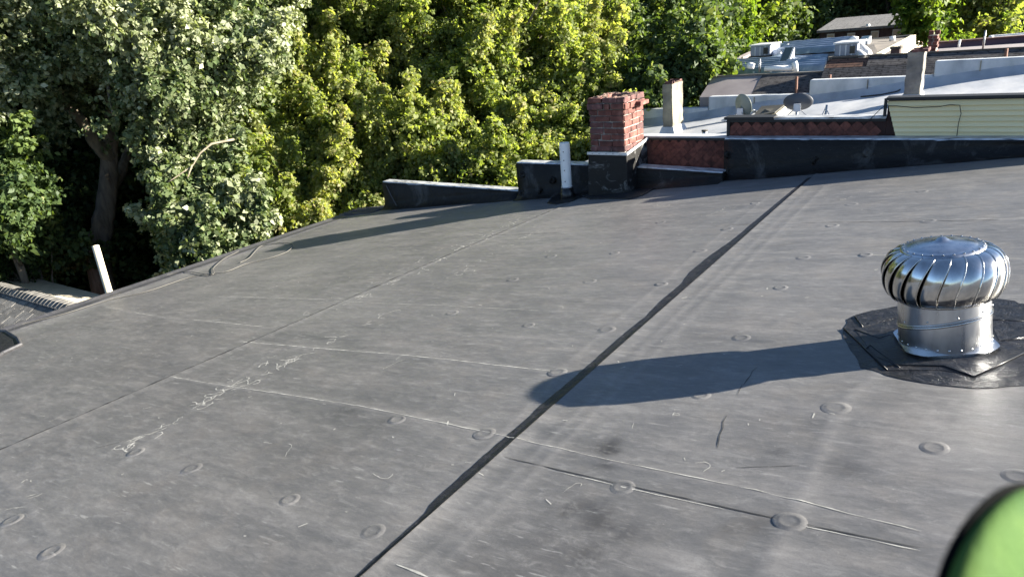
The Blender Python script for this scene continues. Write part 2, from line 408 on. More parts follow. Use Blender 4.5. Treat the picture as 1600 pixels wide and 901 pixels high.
# stains and scuffs: (u, v, radius m, strength)  negative dark, positive pale
stains = [(940, 700, .05, -.8), (955, 706, .03, -.9), (945, 728, .035, -.7), (960, 690, .03, -.6), (890, 700, .06, -.35), (935, 790, .05, -.5), (933, 815, .05, -.5), (975, 830, .05, -.4),
          (880, 800, .03, -.5), (900, 790, .03, -.4), (1180, 820, .05, -.5), (1270, 660, .04, -.4), (1310, 725, .06, -.4), (1330, 735, .05, -.35), (1215, 705, .03, -.7), (1135, 825, .03, -.6),
          (1090, 890, .04, .7), (1060, 870, .06, .5), (1000, 640, .1, .35), (950, 640, .12, .3), (1080, 700, .15, .25), (1250, 755, .12, .3), (720, 800, .15, .3), (640, 800, .15, .3),
          (350, 470, .18, .25), (200, 560, .25, -.2), (300, 620, .2, -.2), (520, 700, .3, -.2), (750, 850, .3, -.25), (900, 880, .25, -.3), (1400, 700, .2, .2), (1500, 690, .2, .3),
          (1150, 600, .2, .25), (1350, 430, .3, .25), (1200, 480, .2, .2), (1000, 400, .4, .2), (820, 360, .4, .25), (1450, 640, .15, .3), (545, 640, .08, -.4), (600, 660, .06, -.35),
          (920, 865, .05, -.35), (1240, 880, .06, .4), (1390, 470, .15, -.2), (1560, 640, .2, .25), (560, 480, .3, .2), (450, 430, .3, .2), (650, 430, .25, .2)]
st = [(*rp(u, v), r, s) for u, v, r, s in stains]
def skin(x, y):
    z = roofz(x)
    for rpts, h in ridges: z += h*RH*math.exp(-(float(segdist(np.array(x), np.array(y), rpts))/.028)**2)
    z += .004*math.sin(x*1.7+y*.6)*math.sin(y*1.3-.5*x) + .0015*math.sin(x*5.1+1)*math.sin(y*4.3+x)
    sl_ = seam_left(y)
    if x >= -1.395: z += .005*max(0, min(1, 1-(x+1.395)/.06))
    elif x >= sl_: z += .004*max(0, min(1, 1-(x-sl_)/.06))
    return z
RH = .42
def sheet(name, xa, xb, nxs, ys, edge_hi=0.0, parent=None):
    """membrane between two boundary functions of y; edge_hi lifts the low-x edge, where it laps over its neighbour"""
    t = np.linspace(0, 1, nxs)
    A = np.array([xa(y) for y in ys])[:, None]; B = np.array([xb(y) for y in ys])[:, None]
    XX = A + (B-A)*t[None, :]; YY = np.repeat(np.array(ys)[:, None], nxs, 1)
    ZZ = C0 + S*XX
    for pts, h in ridges:
        d = segdist(XX, YY, pts); ZZ = ZZ + h*RH*np.exp(-(d/.028)**2)
    ZZ = ZZ + .004*np.sin(XX*1.7+YY*.6)*np.sin(YY*1.3-.5*XX) + .0015*np.sin(XX*5.1+1)*np.sin(YY*4.3+XX)
    ZZ = ZZ + edge_hi*np.clip(1-(XX-A)/.06, 0, 1)
    sm = np.full(XX.shape, .5)
    for x, y, r, s_ in st: sm += .5*s_*np.exp(-(((XX-x)**2+(YY-y)**2)/r**2))
    for pts, h in ridges: sm += (.5+h*40)*.30*np.exp(-(segdist(XX, YY, pts)/.016)**2)
    sm += .28*np.exp(-((XX-EAVE-.32)/.16)**2)*(YY < 5)
    ny = len(ys)
    me = bpy.data.meshes.new(name)
    idx = np.arange(ny*nxs).reshape(ny, nxs)
    q = np.stack([idx[:-1, :-1], idx[:-1, 1:], idx[1:, 1:], idx[1:, :-1]], -1).reshape(-1, 4)
    me.vertices.add(ny*nxs); me.vertices.foreach_set('co', np.stack([XX, YY, ZZ], -1).astype(np.float32).ravel())
    me.loops.add(q.size); me.loops.foreach_set('vertex_index', q.astype(np.int32).ravel())
    me.polygons.add(len(q)); me.polygons.foreach_set('loop_start', np.arange(0, q.size, 4, dtype=np.int32))
    me.polygons.foreach_set('loop_total', np.full(len(q), 4, dtype=np.int32))
    me.polygons.foreach_set('use_smooth', np.ones(len(q), dtype=bool))
    me.update(calc_edges=True)
    at = me.attributes.new('smudge', 'FLOAT', 'POINT'); at.data.foreach_set('value', np.clip(sm, 0, 1).astype(np.float32).ravel())
    me.materials.append(M['membrane'])
    return link(name, me, parent)
ys = np.concatenate([np.linspace(-4, .2, 12)[:-1], np.arange(.2, YE+.021, .0225)])
sheet('membrane_sheet', lambda y: EAVE, lambda y: seam_left(y)+.05, 150, ys, 0, roofE)
o = sheet('membrane_sheet', lambda y: seam_left(y), lambda y: -1.36, 130, ys, .004, roofE); 
o = sheet('membrane_sheet', lambda y: -1.395, lambda y: .75, 95, ys, .005, roofE)
sheet('membrane_sheet', lambda y: .73, lambda y: 5.2, 20, ys, .004, roofE)
# deck and house body below
mb = MB()
mb.hexa([(EAVE+.02, -4, -1.6+S*EAVE), (5.2, -4, -1.6+S*5.2), (5.2, 7.0, -1.6+S*5.2), (EAVE+.02, 7.0, -1.6+S*EAVE)],
        [(EAVE+.02, -4, roofz(EAVE)-.03), (5.2, -4, roofz(5.2)-.03), (5.2, 7.0, roofz(5.2)-.03), (EAVE+.02, 7.0, roofz(EAVE)-.03)])
mb.build('roof_deck', M['black_trim'], roofE)
MB().box((-1.15, 1.45, -6.5), (12.6, 10.9, 8.0), ).build('house_wall', M['concrete'], roofE)

# eave edge: flashing strip with a raised lip
mb = MB(); e0, e1 = EAVE-.03, EAVE+.20
yy = np.linspace(-4, 6.7, 60)
wob = lambda y, k: .006*math.sin(y*3.1+k)+.004*math.sin(y*7.7+k*2)
for a, b in zip(yy[:-1], yy[1:]):
    P = []
    for y in (a, b):
        P.append([(e0, y, roofz(e0)-.14), (e0, y, roofz(e0)+.026), (e0+.03, y, roofz(e0)+.032), (e0+.09, y, roofz(e0+.09)+.008), (e1+wob(y, 0), y, roofz(e1)+.007), (e1+.012+wob(y, 0), y, roofz(e1)+.0005)])
    n_ = len(P[0]); mb.add(P[0]+P[1], [(i, i+1, n_+i+1, n_+i) for i in range(n_-1)])
mb.build('eave_flashing', M['eave_flashing'], roofE)
# cover strip line beside it (a second flange edge)
def ribbon(paths, off=.0016):
    mb = MB()
    for pts, ws in paths:
        n_ = len(pts)
        if n_ < 2: continue
        V = []
        for i, (x, y) in enumerate(pts):
            x0, y0 = pts[max(i-1, 0)]; x1, y1 = pts[min(i+1, n_-1)]
            dx, dy = x1-x0, y1-y0; L = math.hypot(dx, dy)+1e-9; w = (ws[i] if isinstance(ws, list) else ws)/2
            for s_ in (-1, 1):
                X_, Y_ = x-s_*dy/L*w, y+s_*dx/L*w
                z = skin(X_, Y_)
                V.append((X_, Y_, z+off))
        mb.add(V, [(2*i, 2*i+1, 2*i+3, 2*i+2) for i in range(n_-1)])
    # faces upward
    return mb
def densify(pts, step=.05):
    out = []
    for (ax, ay), (bx, by) in zip(pts[:-1], pts[1:]):
        k = max(1, int(math.hypot(bx-ax, by-ay)/step))
        for i in range(k): out.append((ax+(bx-ax)*i/k, ay+(by-ay)*i/k))
    out.append(pts[-1]); return out
def broken(pts, w, keep=.7, jit=.003, step=.04, seg=(2, 9)):
    """a worn line: stretches of ribbon with gaps"""
    d = densify(pts, step); out = []; i = 0
    ph = random.random()*9
    while i < len(d)-1:
        k = random.randint(*seg)
        if random.random() < keep:
            s_ = d[i:i+k+1]
            s_ = [(x+random.gauss(0, jit), y+random.gauss(0, jit)) for x, y in s_]
            ws = [w*random.uniform(.4, 1.3) for _ in s_]; ws[0] *= .3; ws[-1] *= .3
            out.append((s_, ws))
        i += k
    return out
P_ = lambda *q: [rp(u, v) for u, v in q]
chalk_and_glint = []
# snapped chalk lines, and one lap edge's highlight in the same pale colour
chalk_and_glint += broken(P_((265, 588), (560, 634), (760, 675)), .005, .95, .001)
chalk_and_glint += broken(P_((375, 533), (600, 552), (840, 578), (905, 586)), .006, .9, .001)
chalk_and_glint += broken(P_((165, 480), (250, 495), (410, 510)), .006, .85, .001)
chalk_and_glint += broken(P_((760, 675), (950, 718), (1180, 765), (1440, 832)), .004, .75, .001)
chalk_and_glint += broken(P_((520, 470), (700, 478), (850, 486)), .004, .6, .001)
chalk_and_glint += broken(P_((340, 463), (510, 468)), .005, .7, .001)
chalk_and_glint += broken(P_((1160, 393), (1340, 398), (1600, 404)), .006, .7, .001)
chalk_and_glint += broken(P_((790, 717), (973, 760), (1200, 810), (1438, 861)), .0035, .9, .0008)  # bright highlight of the lap edge, painted beside its dark line
chalk_and_glint += broken(P_((620, 880), (670, 901)), .008, .9, .002)
# crumbly streaks left of the middle: loose scribbles
def scribble(pts, w, n, spread, keep=.5):
    """loose scrawled strokes scattered along a path"""
    d = densify(pts, .02); out = []
    L = len(d)*.02
    for _ in range(int(n*L*7*keep)+1):
        i = random.randint(0, len(d)-2); x, y = d[i]; a = math.atan2(d[i+1][1]-y, d[i+1][0]-x)
        if random.random() < .5: a += math.pi
        o_ = random.gauss(0, spread); x += o_*math.cos(a+1.57); y += o_*math.sin(a+1.57)
        turn = random.gauss(0, .22); h = a+random.gauss(0, .35); p = [(x, y)]
        for k in range(random.randint(3, 12)):
            h += turn+random.gauss(0, .38); st_ = random.uniform(.006, .016); x += st_*math.cos(h); y += st_*math.sin(h); p.append((x, y))
        ww_ = [w*random.uniform(.3, .9) for _ in p]; ww_[0] *= .3; ww_[-1] *= .3
        out.append((p, ww_))
    return out
chalk_and_glint += scribble(P_((190, 700), (290, 650), (345, 612), (430, 575), (495, 543)), .008, 9, .020, .62)
chalk_and_glint += scribble(P_((195, 697), (240, 676)), .012, 4, .012, .8)
chalk_and_glint += scribble(P_((430, 572), (490, 546)), .010, 3, .010, .8)
chalk_and_glint += scribble(P_((345, 612), (380, 600), (420, 585)), .009, 4, .018, .7)
chalk_and_glint += scribble(P_((495, 543), (560, 510), (620, 482)), .009, 3, .014, .7)
chalk_and_glint += scribble(P_((525, 483), (590, 455), (680, 410), (760, 368), (830, 335)), .009, 5, .04, .5)
chalk_and_glint += scribble(P_((440, 503), (520, 470), (640, 420), (700, 385)), .007, 5, .09, .3)
chalk_and_glint += scribble(P_((670, 445), (720, 425), (800, 380), (900, 335)), .008, 3, .02, .5)
chalk_and_glint += scribble(P_((0, 780), (30, 762), (55, 742)), .007, 2, .01, .7)
chalk_and_glint += scribble(P_((0, 803), (45, 780), (85, 760)), .006, 2, .008, .7)
chalk_and_glint += scribble(P_((140, 665), (230, 635)), .005, 2, .01, .4)
chalk_and_glint += scribble(P_((0, 677), (50, 668), (90, 652)), .006, 2, .01, .6)
chalk_and_glint += scribble(P_((360, 598), (368, 585), (380, 575)), .006, 1, .005, .9)
chalk_and_glint += scribble(P_((415, 570), (428, 558), (438, 545)), .008, 2, .006, .9)
chalk_and_glint += scribble(P_((205, 448), (330, 408), (430, 378)), .004, 2, .03, .25)
chalk_and_glint += scribble(P_((1300, 315), (1350, 305), (1400, 303)), .006, 1, .005, .8)
chalk_and_glint += scribble(P_((1030, 640), (870, 790)), .003, 2, .04, .15)
chalk_and_glint += scribble(P_((560, 585), (640, 560), (720, 540)), .004, 3, .05, .15)
chalk_and_glint += scribble(P_((300, 700), (500, 760), (700, 850)), .004, 2, .12, .12)
chalk_and_glint += scribble(P_((860, 480), (1000, 500), (1150, 480)), .004, 2, .15, .12)
chalk_and_glint += scribble(P_((900, 660), (1100, 720), (1300, 720)), .004, 2, .15, .12)
chalk_and_glint += scribble(P_((1080, 340), (1180, 320), (1250, 300)), .005, 3, .03, .3)
chalk_and_glint += scribble(P_((930, 330), (1000, 322), (1060, 318)), .006, 3, .03, .4)
for _ in range(420):        # crumbs and nicks
    x = random.uniform(-7.2, -.2); y = random.uniform(.8, 6.4); a = random.uniform(0, 6.3); L = random.uniform(.006, .035)
    if x > -3.8 and random.random() < .55: continue
    chalk_and_glint.append(([(x, y), (x+L*math.cos(a), y+L*math.sin(a))], random.uniform(.002, .006)))
tag(ribbon(chalk_and_glint, .0010).build('chalk_glint_marks', M['chalk_and_glint'], roofE), kind='stuff')
# dark laps
dark = []
dark += broken([(seam_left(y)-.010, y) for y in np.arange(.6, 6.4, .3)], .026, .98, .0010)
dark += broken(P_((790, 714), (973, 756), (1200, 807), (1438, 857)), .005, 1.0, .0005)
dark += broken(P_((765, 368), (1000, 358), (1190, 350), (1600, 343)), .006, .8, .001)
dark += broken(P_((150, 700), (190, 690)), .008, .8, .001)
dark += broken(P_((1120, 700), (1135, 640), (1190, 560)), .004, .2, .004)
dark += broken(P_((1125, 680), (1180, 715)), .003, .6, .002)
dark += broken(P_((1150, 730), (1250, 727)), .004, .7, .002)
tag(ribbon(dark, .0013).build('lap_edge', M['seam_dark'], roofE), kind='stuff')
# wide primer strip along the middle seam
pr = []
for y in np.arange(.7, 6.6, .04):
    pr.append(y)
wtab = [(575, 901, .022), (640, 838, .03), (683, 800, .035), (690, 790, .075), (770, 712, .085), (830, 655, .08), (850, 640, .095), (880, 610, .09), (935, 565, .08), (985, 520, .09), (1010, 495, .07), (1030, 470, .11), (1060, 445, .10), (1065, 425, .17), (1100, 400, .16), (1140, 375, .10), (1200, 330, .08), (1260, 285, .05)]
wy = [rp(u, v)[1] for u, v, w in wtab]; ww = [w for *_, w in wtab]
mb = MB(); V = []
for y in pr:
    w = .010+.5*float(np.interp(y, wy, ww)) + random.uniform(-.002, .002)
    xr = -1.393
    for x in (xr-w, xr-w*.5, xr):
        z = skin(x, y)
        V.append((x, y, z+.0016))
mb.add(V, [(3*i+j, 3*i+j+1, 3*i+j+4, 3*i+j+3) for i in range(len(pr)-1) for j in (0, 1)])
mb.build('seam_primer', M['primer'], roofE)

# fastener plates showing through: one shared mesh, one object each
def bump_mesh():
    mb = MB(); k = 28
    prof = [(0, .0006), (.014, .0007), (.022, .0009), (.027, .0018), (.031, .0022), (.035, .0018), (.039, .0008), (.046, .0001), (.052, -.002)]
    mb.lathe([(max(r, .0005), z) for r, z in prof], k=k); mb.f = [tuple(reversed(f)) for f in mb.f]
    me = mb.mesh('fastener_bump', M['membrane'], True)
    at = me.attributes.new('smudge', 'FLOAT', 'POINT')
    vals = []
    for v in me.vertices:
        r = math.hypot(v.co.x, v.co.y); vals.append(.5+.20*math.exp(-((r-.046)/.006)**2)-.10*math.exp(-((r-.026)/.006)**2))
    at.data.foreach_set('value', vals); return me
bmesh_ = bump_mesh()
for u, v in [(582, 829), (452, 780), (973, 760), (1306, 637), (1095, 617), (1234, 815), (1158, 527), (948, 516), (871, 582), (826, 509), (1033, 444), (1219, 449), (1255, 402), (921, 440), (801, 437), (960, 395),
             (1094, 392), (1032, 347), (1136, 358), (861, 400), (706, 489), (1300, 353), (757, 677), (621, 655), (212, 706), (299, 732), (81, 862), (19, 813), (1450, 345), (1352, 398), (1440, 300), (1330, 320), (1180, 318), (1460, 700), (1590, 745)]:
    p = onroof(u, v); o = link('fastener_bump', bmesh_, roofE); 
    o.matrix_parent_inverse = Matrix.Translation(-Vector(roofE.location))
    o.location = (p.x, p.y, skin(p.x, p.y)+.0006); o.rotation_euler = (0, -math.atan(S), 0); k_ = random.uniform(.8, 1.0); o.scale = (k_, k_*random.uniform(.92, 1), random.uniform(.55, 1.0))

# black patch at the low corner (scupper flashing with a raised bead)
pt = thing('scupper_patch', onroof(20, 540), 'black glossy flashing patch with a raised rim at the low roof edge', 'flashing patch')
q = [onroof(-60, 545), onroof(-40, 590), onroof(5, 553), onroof(33, 540), onroof(28, 530), onroof(10, 519), onroof(-40, 515)]
mb = MB().prism([Vector((p.x, p.y, p.z+.002)) for p in q], (0, 0, .010)); mb.build('patch', M['primer'], pt)
MB().tube([Vector((p.x, p.y, p.z+.012)) for p in q], .014, 8).build('rim_bead', M['eave_flashing'], pt)

# ================================================================= PARAPET
PY = 6.72
def parapet():
    t = thing('parapet_wall', (-3, PY, roofz(-3)), 'stepped black membrane wrapped parapet with silver top edging at the far side of the dark roof', 'parapet')
    # (x0, x1, z top at x0, z top at x1, front y)
    secs = [(-7.0, -4.72, -1.770, -1.785, 6.76), (-4.70, -3.45, -1.437, -1.437, 6.72), (-3.44, -2.26, -1.44, -1.475, 6.74), (-2.29, 5.2, -1.170, -1.128, 6.88)]
    for x0, x1, za, zb, y in secs:
        n_ = max(4, int((x1-x0)/.12)); mb = MB(); V = []
        for i in range(n_+1):
            x = x0+(x1-x0)*i/n_; zt = za+(zb-za)*i/n_; zr = roofz(x)
            j = lambda a, k: a*math.sin(x*5.3+k)+a*.6*math.sin(x*11.7+2*k)
            V += [(x, y-.14+j(.012, 1), zr+.003), (x, y-.075+j(.008, 2), zr+.012), (x, y-.02+j(.005, 0), zr+.055), (x, y+j(.004, 3), zr+.11 if zr+.11 < zt-.02 else zt-.015), (x, y-.004+j(.004, 4), zt-.008), (x, y+.012, zt), (x, y+.16, zt+.002), (x, y+.18, zr-.4)]
        k = 8
        F_ = [(i*k+a, (i+1)*k+a, (i+1)*k+a+1, i*k+a+1) for i in range(n_) for a in range(k-1)] + [tuple(range(k)), tuple(reversed(range(n_*k, n_*k+k)))]
        mb.add(V, F_); mb.build('wall_section', M['wall_membrane'], t, True)
        # silver edging on the top
        mb = MB(); V = []
        for i in range(n_+1):
            x = x0+(x1-x0)*i/n_; zt = za+(zb-za)*i/n_+.003
            d = random.uniform(-.006, .008)
            V += [(x, y+.006+d, zt-.012), (x, y+.02, zt+.008), (x, y+.15, zt+.010), (x, y+.17, zt-.02)]
        mb.add(V, [(i*4+a, (i+1)*4+a, (i+1)*4+a+1, i*4+a+1) for i in range(n_) for a in range(3)]+[(0, 1, 2, 3), (n_*4+3, n_*4+2, n_*4+1, n_*4)])
        mb.build('coping', M['coping'], t)
    # wrapped fastening plates on the faces
    mb = MB().lathe([(.0005, .006), (.015, .006), (.024, .012), (.032, .010), (.040, 0), (.043, -.006)], k=20); mb.f = [tuple(reversed(f)) for f in mb.f]
    me = mb.mesh('wall_plate', M['wall_membrane'], True)
    for u, v in [(1137, 242), (1139, 268), (1275, 252), (815, 273), (815, 302), (862, 282), (862, 282), (845, 300), (1355, 240)]:
        yf = 6.87 if u > 1100 else 6.69; p = atY(u, v, yf); o = link('wall_plate', me, t); o.matrix_parent_inverse = Matrix.Translation(-Vector(t.location)); o.location = (p.x, yf+.01, p.z); o.rotation_euler = (math.pi/2, 0, random.random())
    # folded corner flap at the left end
    a, b = atY(603, 289, 6.74), atY(620, 322, 6.72)
    MB().tube([a, (a+b)/2+Vector((0, -.006, 0)), b], .006, 6).build('fold', M['eave_flashing'], t)
    return t
parapet()
# gutter-end flashing pleats at the corner of eave and parapet
t = thing('corner_flashing', (-7.3, 6.75, roofz(-7.3)), 'pleated dark flashing folded over the roof corner beside the low parapet', 'flashing')
mb = MB()
for i in range(5):
    y = 6.45+i*.085
    mb.hexa([(EAVE-.08, y, roofz(EAVE)-.06), (-7.02, y+.02, roofz(-7.02)+.001), (-7.02, y+.10, roofz(-7.02)+.001), (EAVE-.08, y+.075, roofz(EAVE)-.06)],
            [(EAVE-.08, y, roofz(EAVE)+.03), (-7.02, y+.02, roofz(-7.02)+.018), (-7.02, y+.10, roofz(-7.02)+.009), (EAVE-.08, y+.075, roofz(EAVE)+.015)])
mb.build('pleat', M['eave_flashing'], t)

# ================================================================= BRICK CHIMNEY
def brick_chimney():
    FR = 6.545
    x0 = atY(923, 235, FR).x; x1 = atY(977, 235, FR).x
    zt = atY(955, 152, FR).z; zb = roofz(-3.4)-.05
    zbar = atY(950, 238, FR).z
    D = .46
    cx_, cy_ = (x0+x1)/2, FR+D/2
    t = thing('brick_chimney', (cx_, cy_, zb), 'old red brick chimney with black membrane base and white bar beside the white pipe', 'chimney')
    w = x1-x0
    MB().box((cx_, cy_, (zbar-.05+zt-.04)/2), (w-.022, D-.022, zt-.04-zbar+.05)).build('mortar_core', M['mortar'], t)
    h = (zt-zbar)/9.0
    # shared brick meshes with knocked corners
    def bm(L, Wd, H, mt):
        mb = MB(); rnd = lambda: random.uniform(-.0045, .0045)
        mb.hexa([(-L/2+rnd(), -Wd/2+rnd(), -H/2+rnd()), (L/2+rnd(), -Wd/2+rnd(), -H/2+rnd()), (L/2+rnd(), Wd/2, -H/2), (-L/2, Wd/2, -H/2)],
                [(-L/2+rnd(), -Wd/2+rnd(), H/2+rnd()), (L/2+rnd(), -Wd/2+rnd(), H/2+rnd()), (L/2+rnd(), Wd/2, H/2), (-L/2, Wd/2, H/2)])
        me = mb.mesh('brick', mt); return me
    cache = {}
    def brick(c, L, H, rz, soot=False, out=0):
        key = (round(L, 3), round(H, 3), soot, random.randint(0, 3))
        if key not in cache: cache[key] = bm(L, .095, H, M['old_brick'] if soot else M['brick'])
        o = link('brick', cache[key], t); o.matrix_parent_inverse = Matrix.Translation(-Vector(t.location))
        o.location = c; o.rotation_euler = (random.gauss(0, .012), random.gauss(0, .012), rz+random.gauss(0, .015))
        bevel(o, .004, 1)
    layouts = [[1, 2, 2], [2, 2, 1], [1.25, 2, 1.75], [2, 1.2, 1.8], [1.6, 1.4, 2]]
    for k in range(9):
        z = zbar+h*(k+.5); H = h-.010
        proud = .018 if k == 7 else (.010 if k == 8 else 0)
        for (ax, ay, bx, by, rz) in ((x0, FR, x1, FR, 0), (x1, FR, x1, FR+D, math.pi/2), (x1, FR+D, x0, FR+D, math.pi), (x0, FR+D, x0, FR, -math.pi/2)):
            Lw = math.hypot(bx-ax, by-ay)+2*proud; lay = list(layouts[(k*2+int(rz*2)) % 5]); tot = sum(lay); pos = -proud
            if k == 7 and rz == 0: lay = [2.2, .9, 1.9]; tot = 5
            dx, dy = (bx-ax)/(Lw-2*proud), (by-ay)/(Lw-2*proud); nxn, nyn = dy, -dx
            for q_ in lay:
                L = Lw*q_/tot; gap = .022 if k == 7 else .010
                c = pos+L/2; pos += L
                if k == 8 and random.random() < .04: continue
                ins = .095/2-proud-random.uniform(.0, .003)
                brick((ax+dx*c-nxn*ins, ay+dy*c-nyn*ins, z+random.gauss(0, .002)), L-gap, H*(random.uniform(.9, 1) if k == 8 else 1), rz, soot=(k in (0,) and rz == 0) or (k == 8 and random.random() < .6) or (random.random() < .2))
    # a loose brick sticking out on the right
    p = (x1+.03, FR+.33, zbar+h*7.45); brick(p, .2, H*.8, math.pi/2)
    # broken mortar crown
    mb = MB(); nn = 16; V = []; 
    for i in range(nn+1):
        for j in range(nn+1):
            x = x0-.005+(w+.01)*i/nn; y = FR-.005+(D+.01)*j/nn
            r = max(abs(i/nn-.5), abs(j/nn-.5))
            z = zt-.012+random.uniform(-.008, .022)-(.06 if r < .26 else 0)-(.02 if r > .48 else 0)
            V.append((x+random.uniform(-.006, .006), y+random.uniform(-.006, .006), z))
    mb.add(V, [(i*(nn+1)+j, (i+1)*(nn+1)+j, (i+1)*(nn+1)+j+1, i*(nn+1)+j+1) for i in range(nn) for j in range(nn)]); mb.build('crown', M['mortar_dark'], t)
    # membrane base, flaring to the roof, taller at the back right
    zb2 = lambda x: roofz(x)-.01
    zs = zbar-.012; rise = .075
    bw = .022
    ring_t = [(x0-bw, FR-bw, zs), (x1+bw, FR-bw, zs), (x1+bw, FR+D+bw, zs+rise), (x0-bw, FR+D+bw, zs+rise)]
    ring_m = [(x0-bw-.006, FR-bw-.012, zs-.2), (x1+bw+.01, FR-bw-.012, zs-.2), (x1+bw+.01, FR+D+bw, zs-.15), (x0-bw-.01, FR+D+bw, zs-.15)]
    ring_b = [(x0-bw-.01, FR-bw-.03, zb2(x0)), (x1+bw+.012, FR-bw-.02, zb2(x1)), (x1+bw+.025, FR+D+bw, zb2(x1)), (x0-bw-.04, FR+D+bw, zb2(x0))]
    mb = MB(); mb.add(ring_t+ring_m+ring_b, [(a+i, a+(i+1) % 4, a+(i+1) % 4+4, a+i+4)[::-1] for a in (0, 4) for i in range(4)]+[(0, 1, 2, 3)])
    o = mb.build('membrane_wrap', M['chimney_wrap'], t); bevel(o, .012, 3)
    # ragged skirt and sealant on the roof round the base
    q = [onroof(u, v) for u, v in ((912, 308), (922, 312), (950, 311), (985, 312), (1005, 306), (1022, 296), (1010, 290), (930, 300))]
    MB().prism([Vector((p.x, p.y, p.z+.001)) for p in q], (0, 0, .012)).build('skirt', M['primer'], t)
    # termination bar: two mitred pieces
    def bar(a, b, th=.010, hh=.028):
        a, b = Vector(a), Vector(b); d = (b-a).normalized(); nrm = Vector((d.y, -d.x, 0)).normalized()
        return MB().hexa([a, b, b-nrm*th, a-nrm*th], [p+Vector((0, 0, hh)) for p in (a, b, b-nrm*th, a-nrm*th)])
    y_ = FR-bw-.006
    bar((x0-bw-.006, y_-.002, zs-.012), (x1+bw+.010, y_-.002, zs-.012)).build('termination_bar', M['term_bar'], t)
    bar((x1+bw+.012, y_, zs-.012), (x1+bw+.012, FR+D+bw+.02, zs+rise-.012)).build('termination_bar', M['term_bar'], t)
    for i in range(5):
        x = x0+w*(i+.5)/5; MB().tube([(x, y_-.012, zs+.003), (x, y_-.019, zs+.003)], .005, 8).build('screw', M['steel'], t)
def wrap_mat():
    m = make_membrane('chimney_wrap', base=.09, dusty=.3, smudge=False); n = N(m); n.b.inputs['Specular IOR Level'].default_value = .25
    # grey sealant smears
    old = n.b.inputs['Base Color'].links[0].from_socket
    a = n.noise(n.pos((1, 1, 1.6)), 4.5, 6, .7, 1.0)
    n.set(color=n.mix(n.ramp(a, [(.56, 0.0), (.68, .8)]), old, (.22, .22, .215))); return m
M['chimney_wrap'] = wrap_mat()
brick_chimney()

# ================================================================= WHITE VENT PIPE
def pipe(name, label, base, top, r, m, hollow=True, boot=True):
    base, top = Vector(base), Vector(top); t = thing(name, base, label, 'pipe')
    d = (top-base).normalized()
    mb = MB().tube([base, top], r, 24, cap=False); mb.tube([top, base+d*.1], r*.84, 24, cap=False)
    e1 = d.orthogonal().normalized(); e2 = d.cross(e1); k = 24; V = []
    for rr in (r, r*.84): V += [top+(e1*math.cos(2*math.pi*j/k)+e2*math.sin(2*math.pi*j/k))*rr for j in range(k)]
    mb.add(V, [(j, (j+1) % k, (j+1) % k+k, j+k) for j in range(k)])
    mb.build('pipe_body', m, t, True)
    return t, d
pb = onroof(887, 309); ptp = atY(881.5, 223, pb.y)
t, d = pipe('vent_pipe', 'white plastic vent pipe leaning beside the brick chimney, with a black boot', pb, ptp, .056, M['pvc'])
MB().tube([pb+Vector((0, 0, -.02)), pb+d*.05, pb+d*.12], [.095, .078, .066], 20).build('boot', M['sealant'], t, True)
MB().tube([pb+d*.115, pb+d*.13], .067, 20).build('clamp', M['steel'], t, True)
q = [onroof(u, v) for u, v in ((855, 318), (868, 320), (890, 316), (912, 309), (905, 303), (880, 305), (862, 310))]
MB().prism([Vector((p.x, p.y, p.z+.001)) for p in q], (0, 0, .008)).build('sealant_patch', M['sealant'], t)
for i, s_ in enumerate((.32, .52, .7, .85)):
    c = pb+(ptp-pb)*s_; n_ = Vector((.25, -.95, 0)).normalized()
    MB().tube([c+n_*.054, c+n_*.060], .006, 8).build('screw', M['sealant'], t)
a, b = atX(176, 476, -8.1), atX(149, 384, -8.35)
pipe('vent_pipe', 'cream painted pole leaning out beyond the low roof edge in front of the trunk', a-(b-a)*1.5, b, .038, M['cream'])

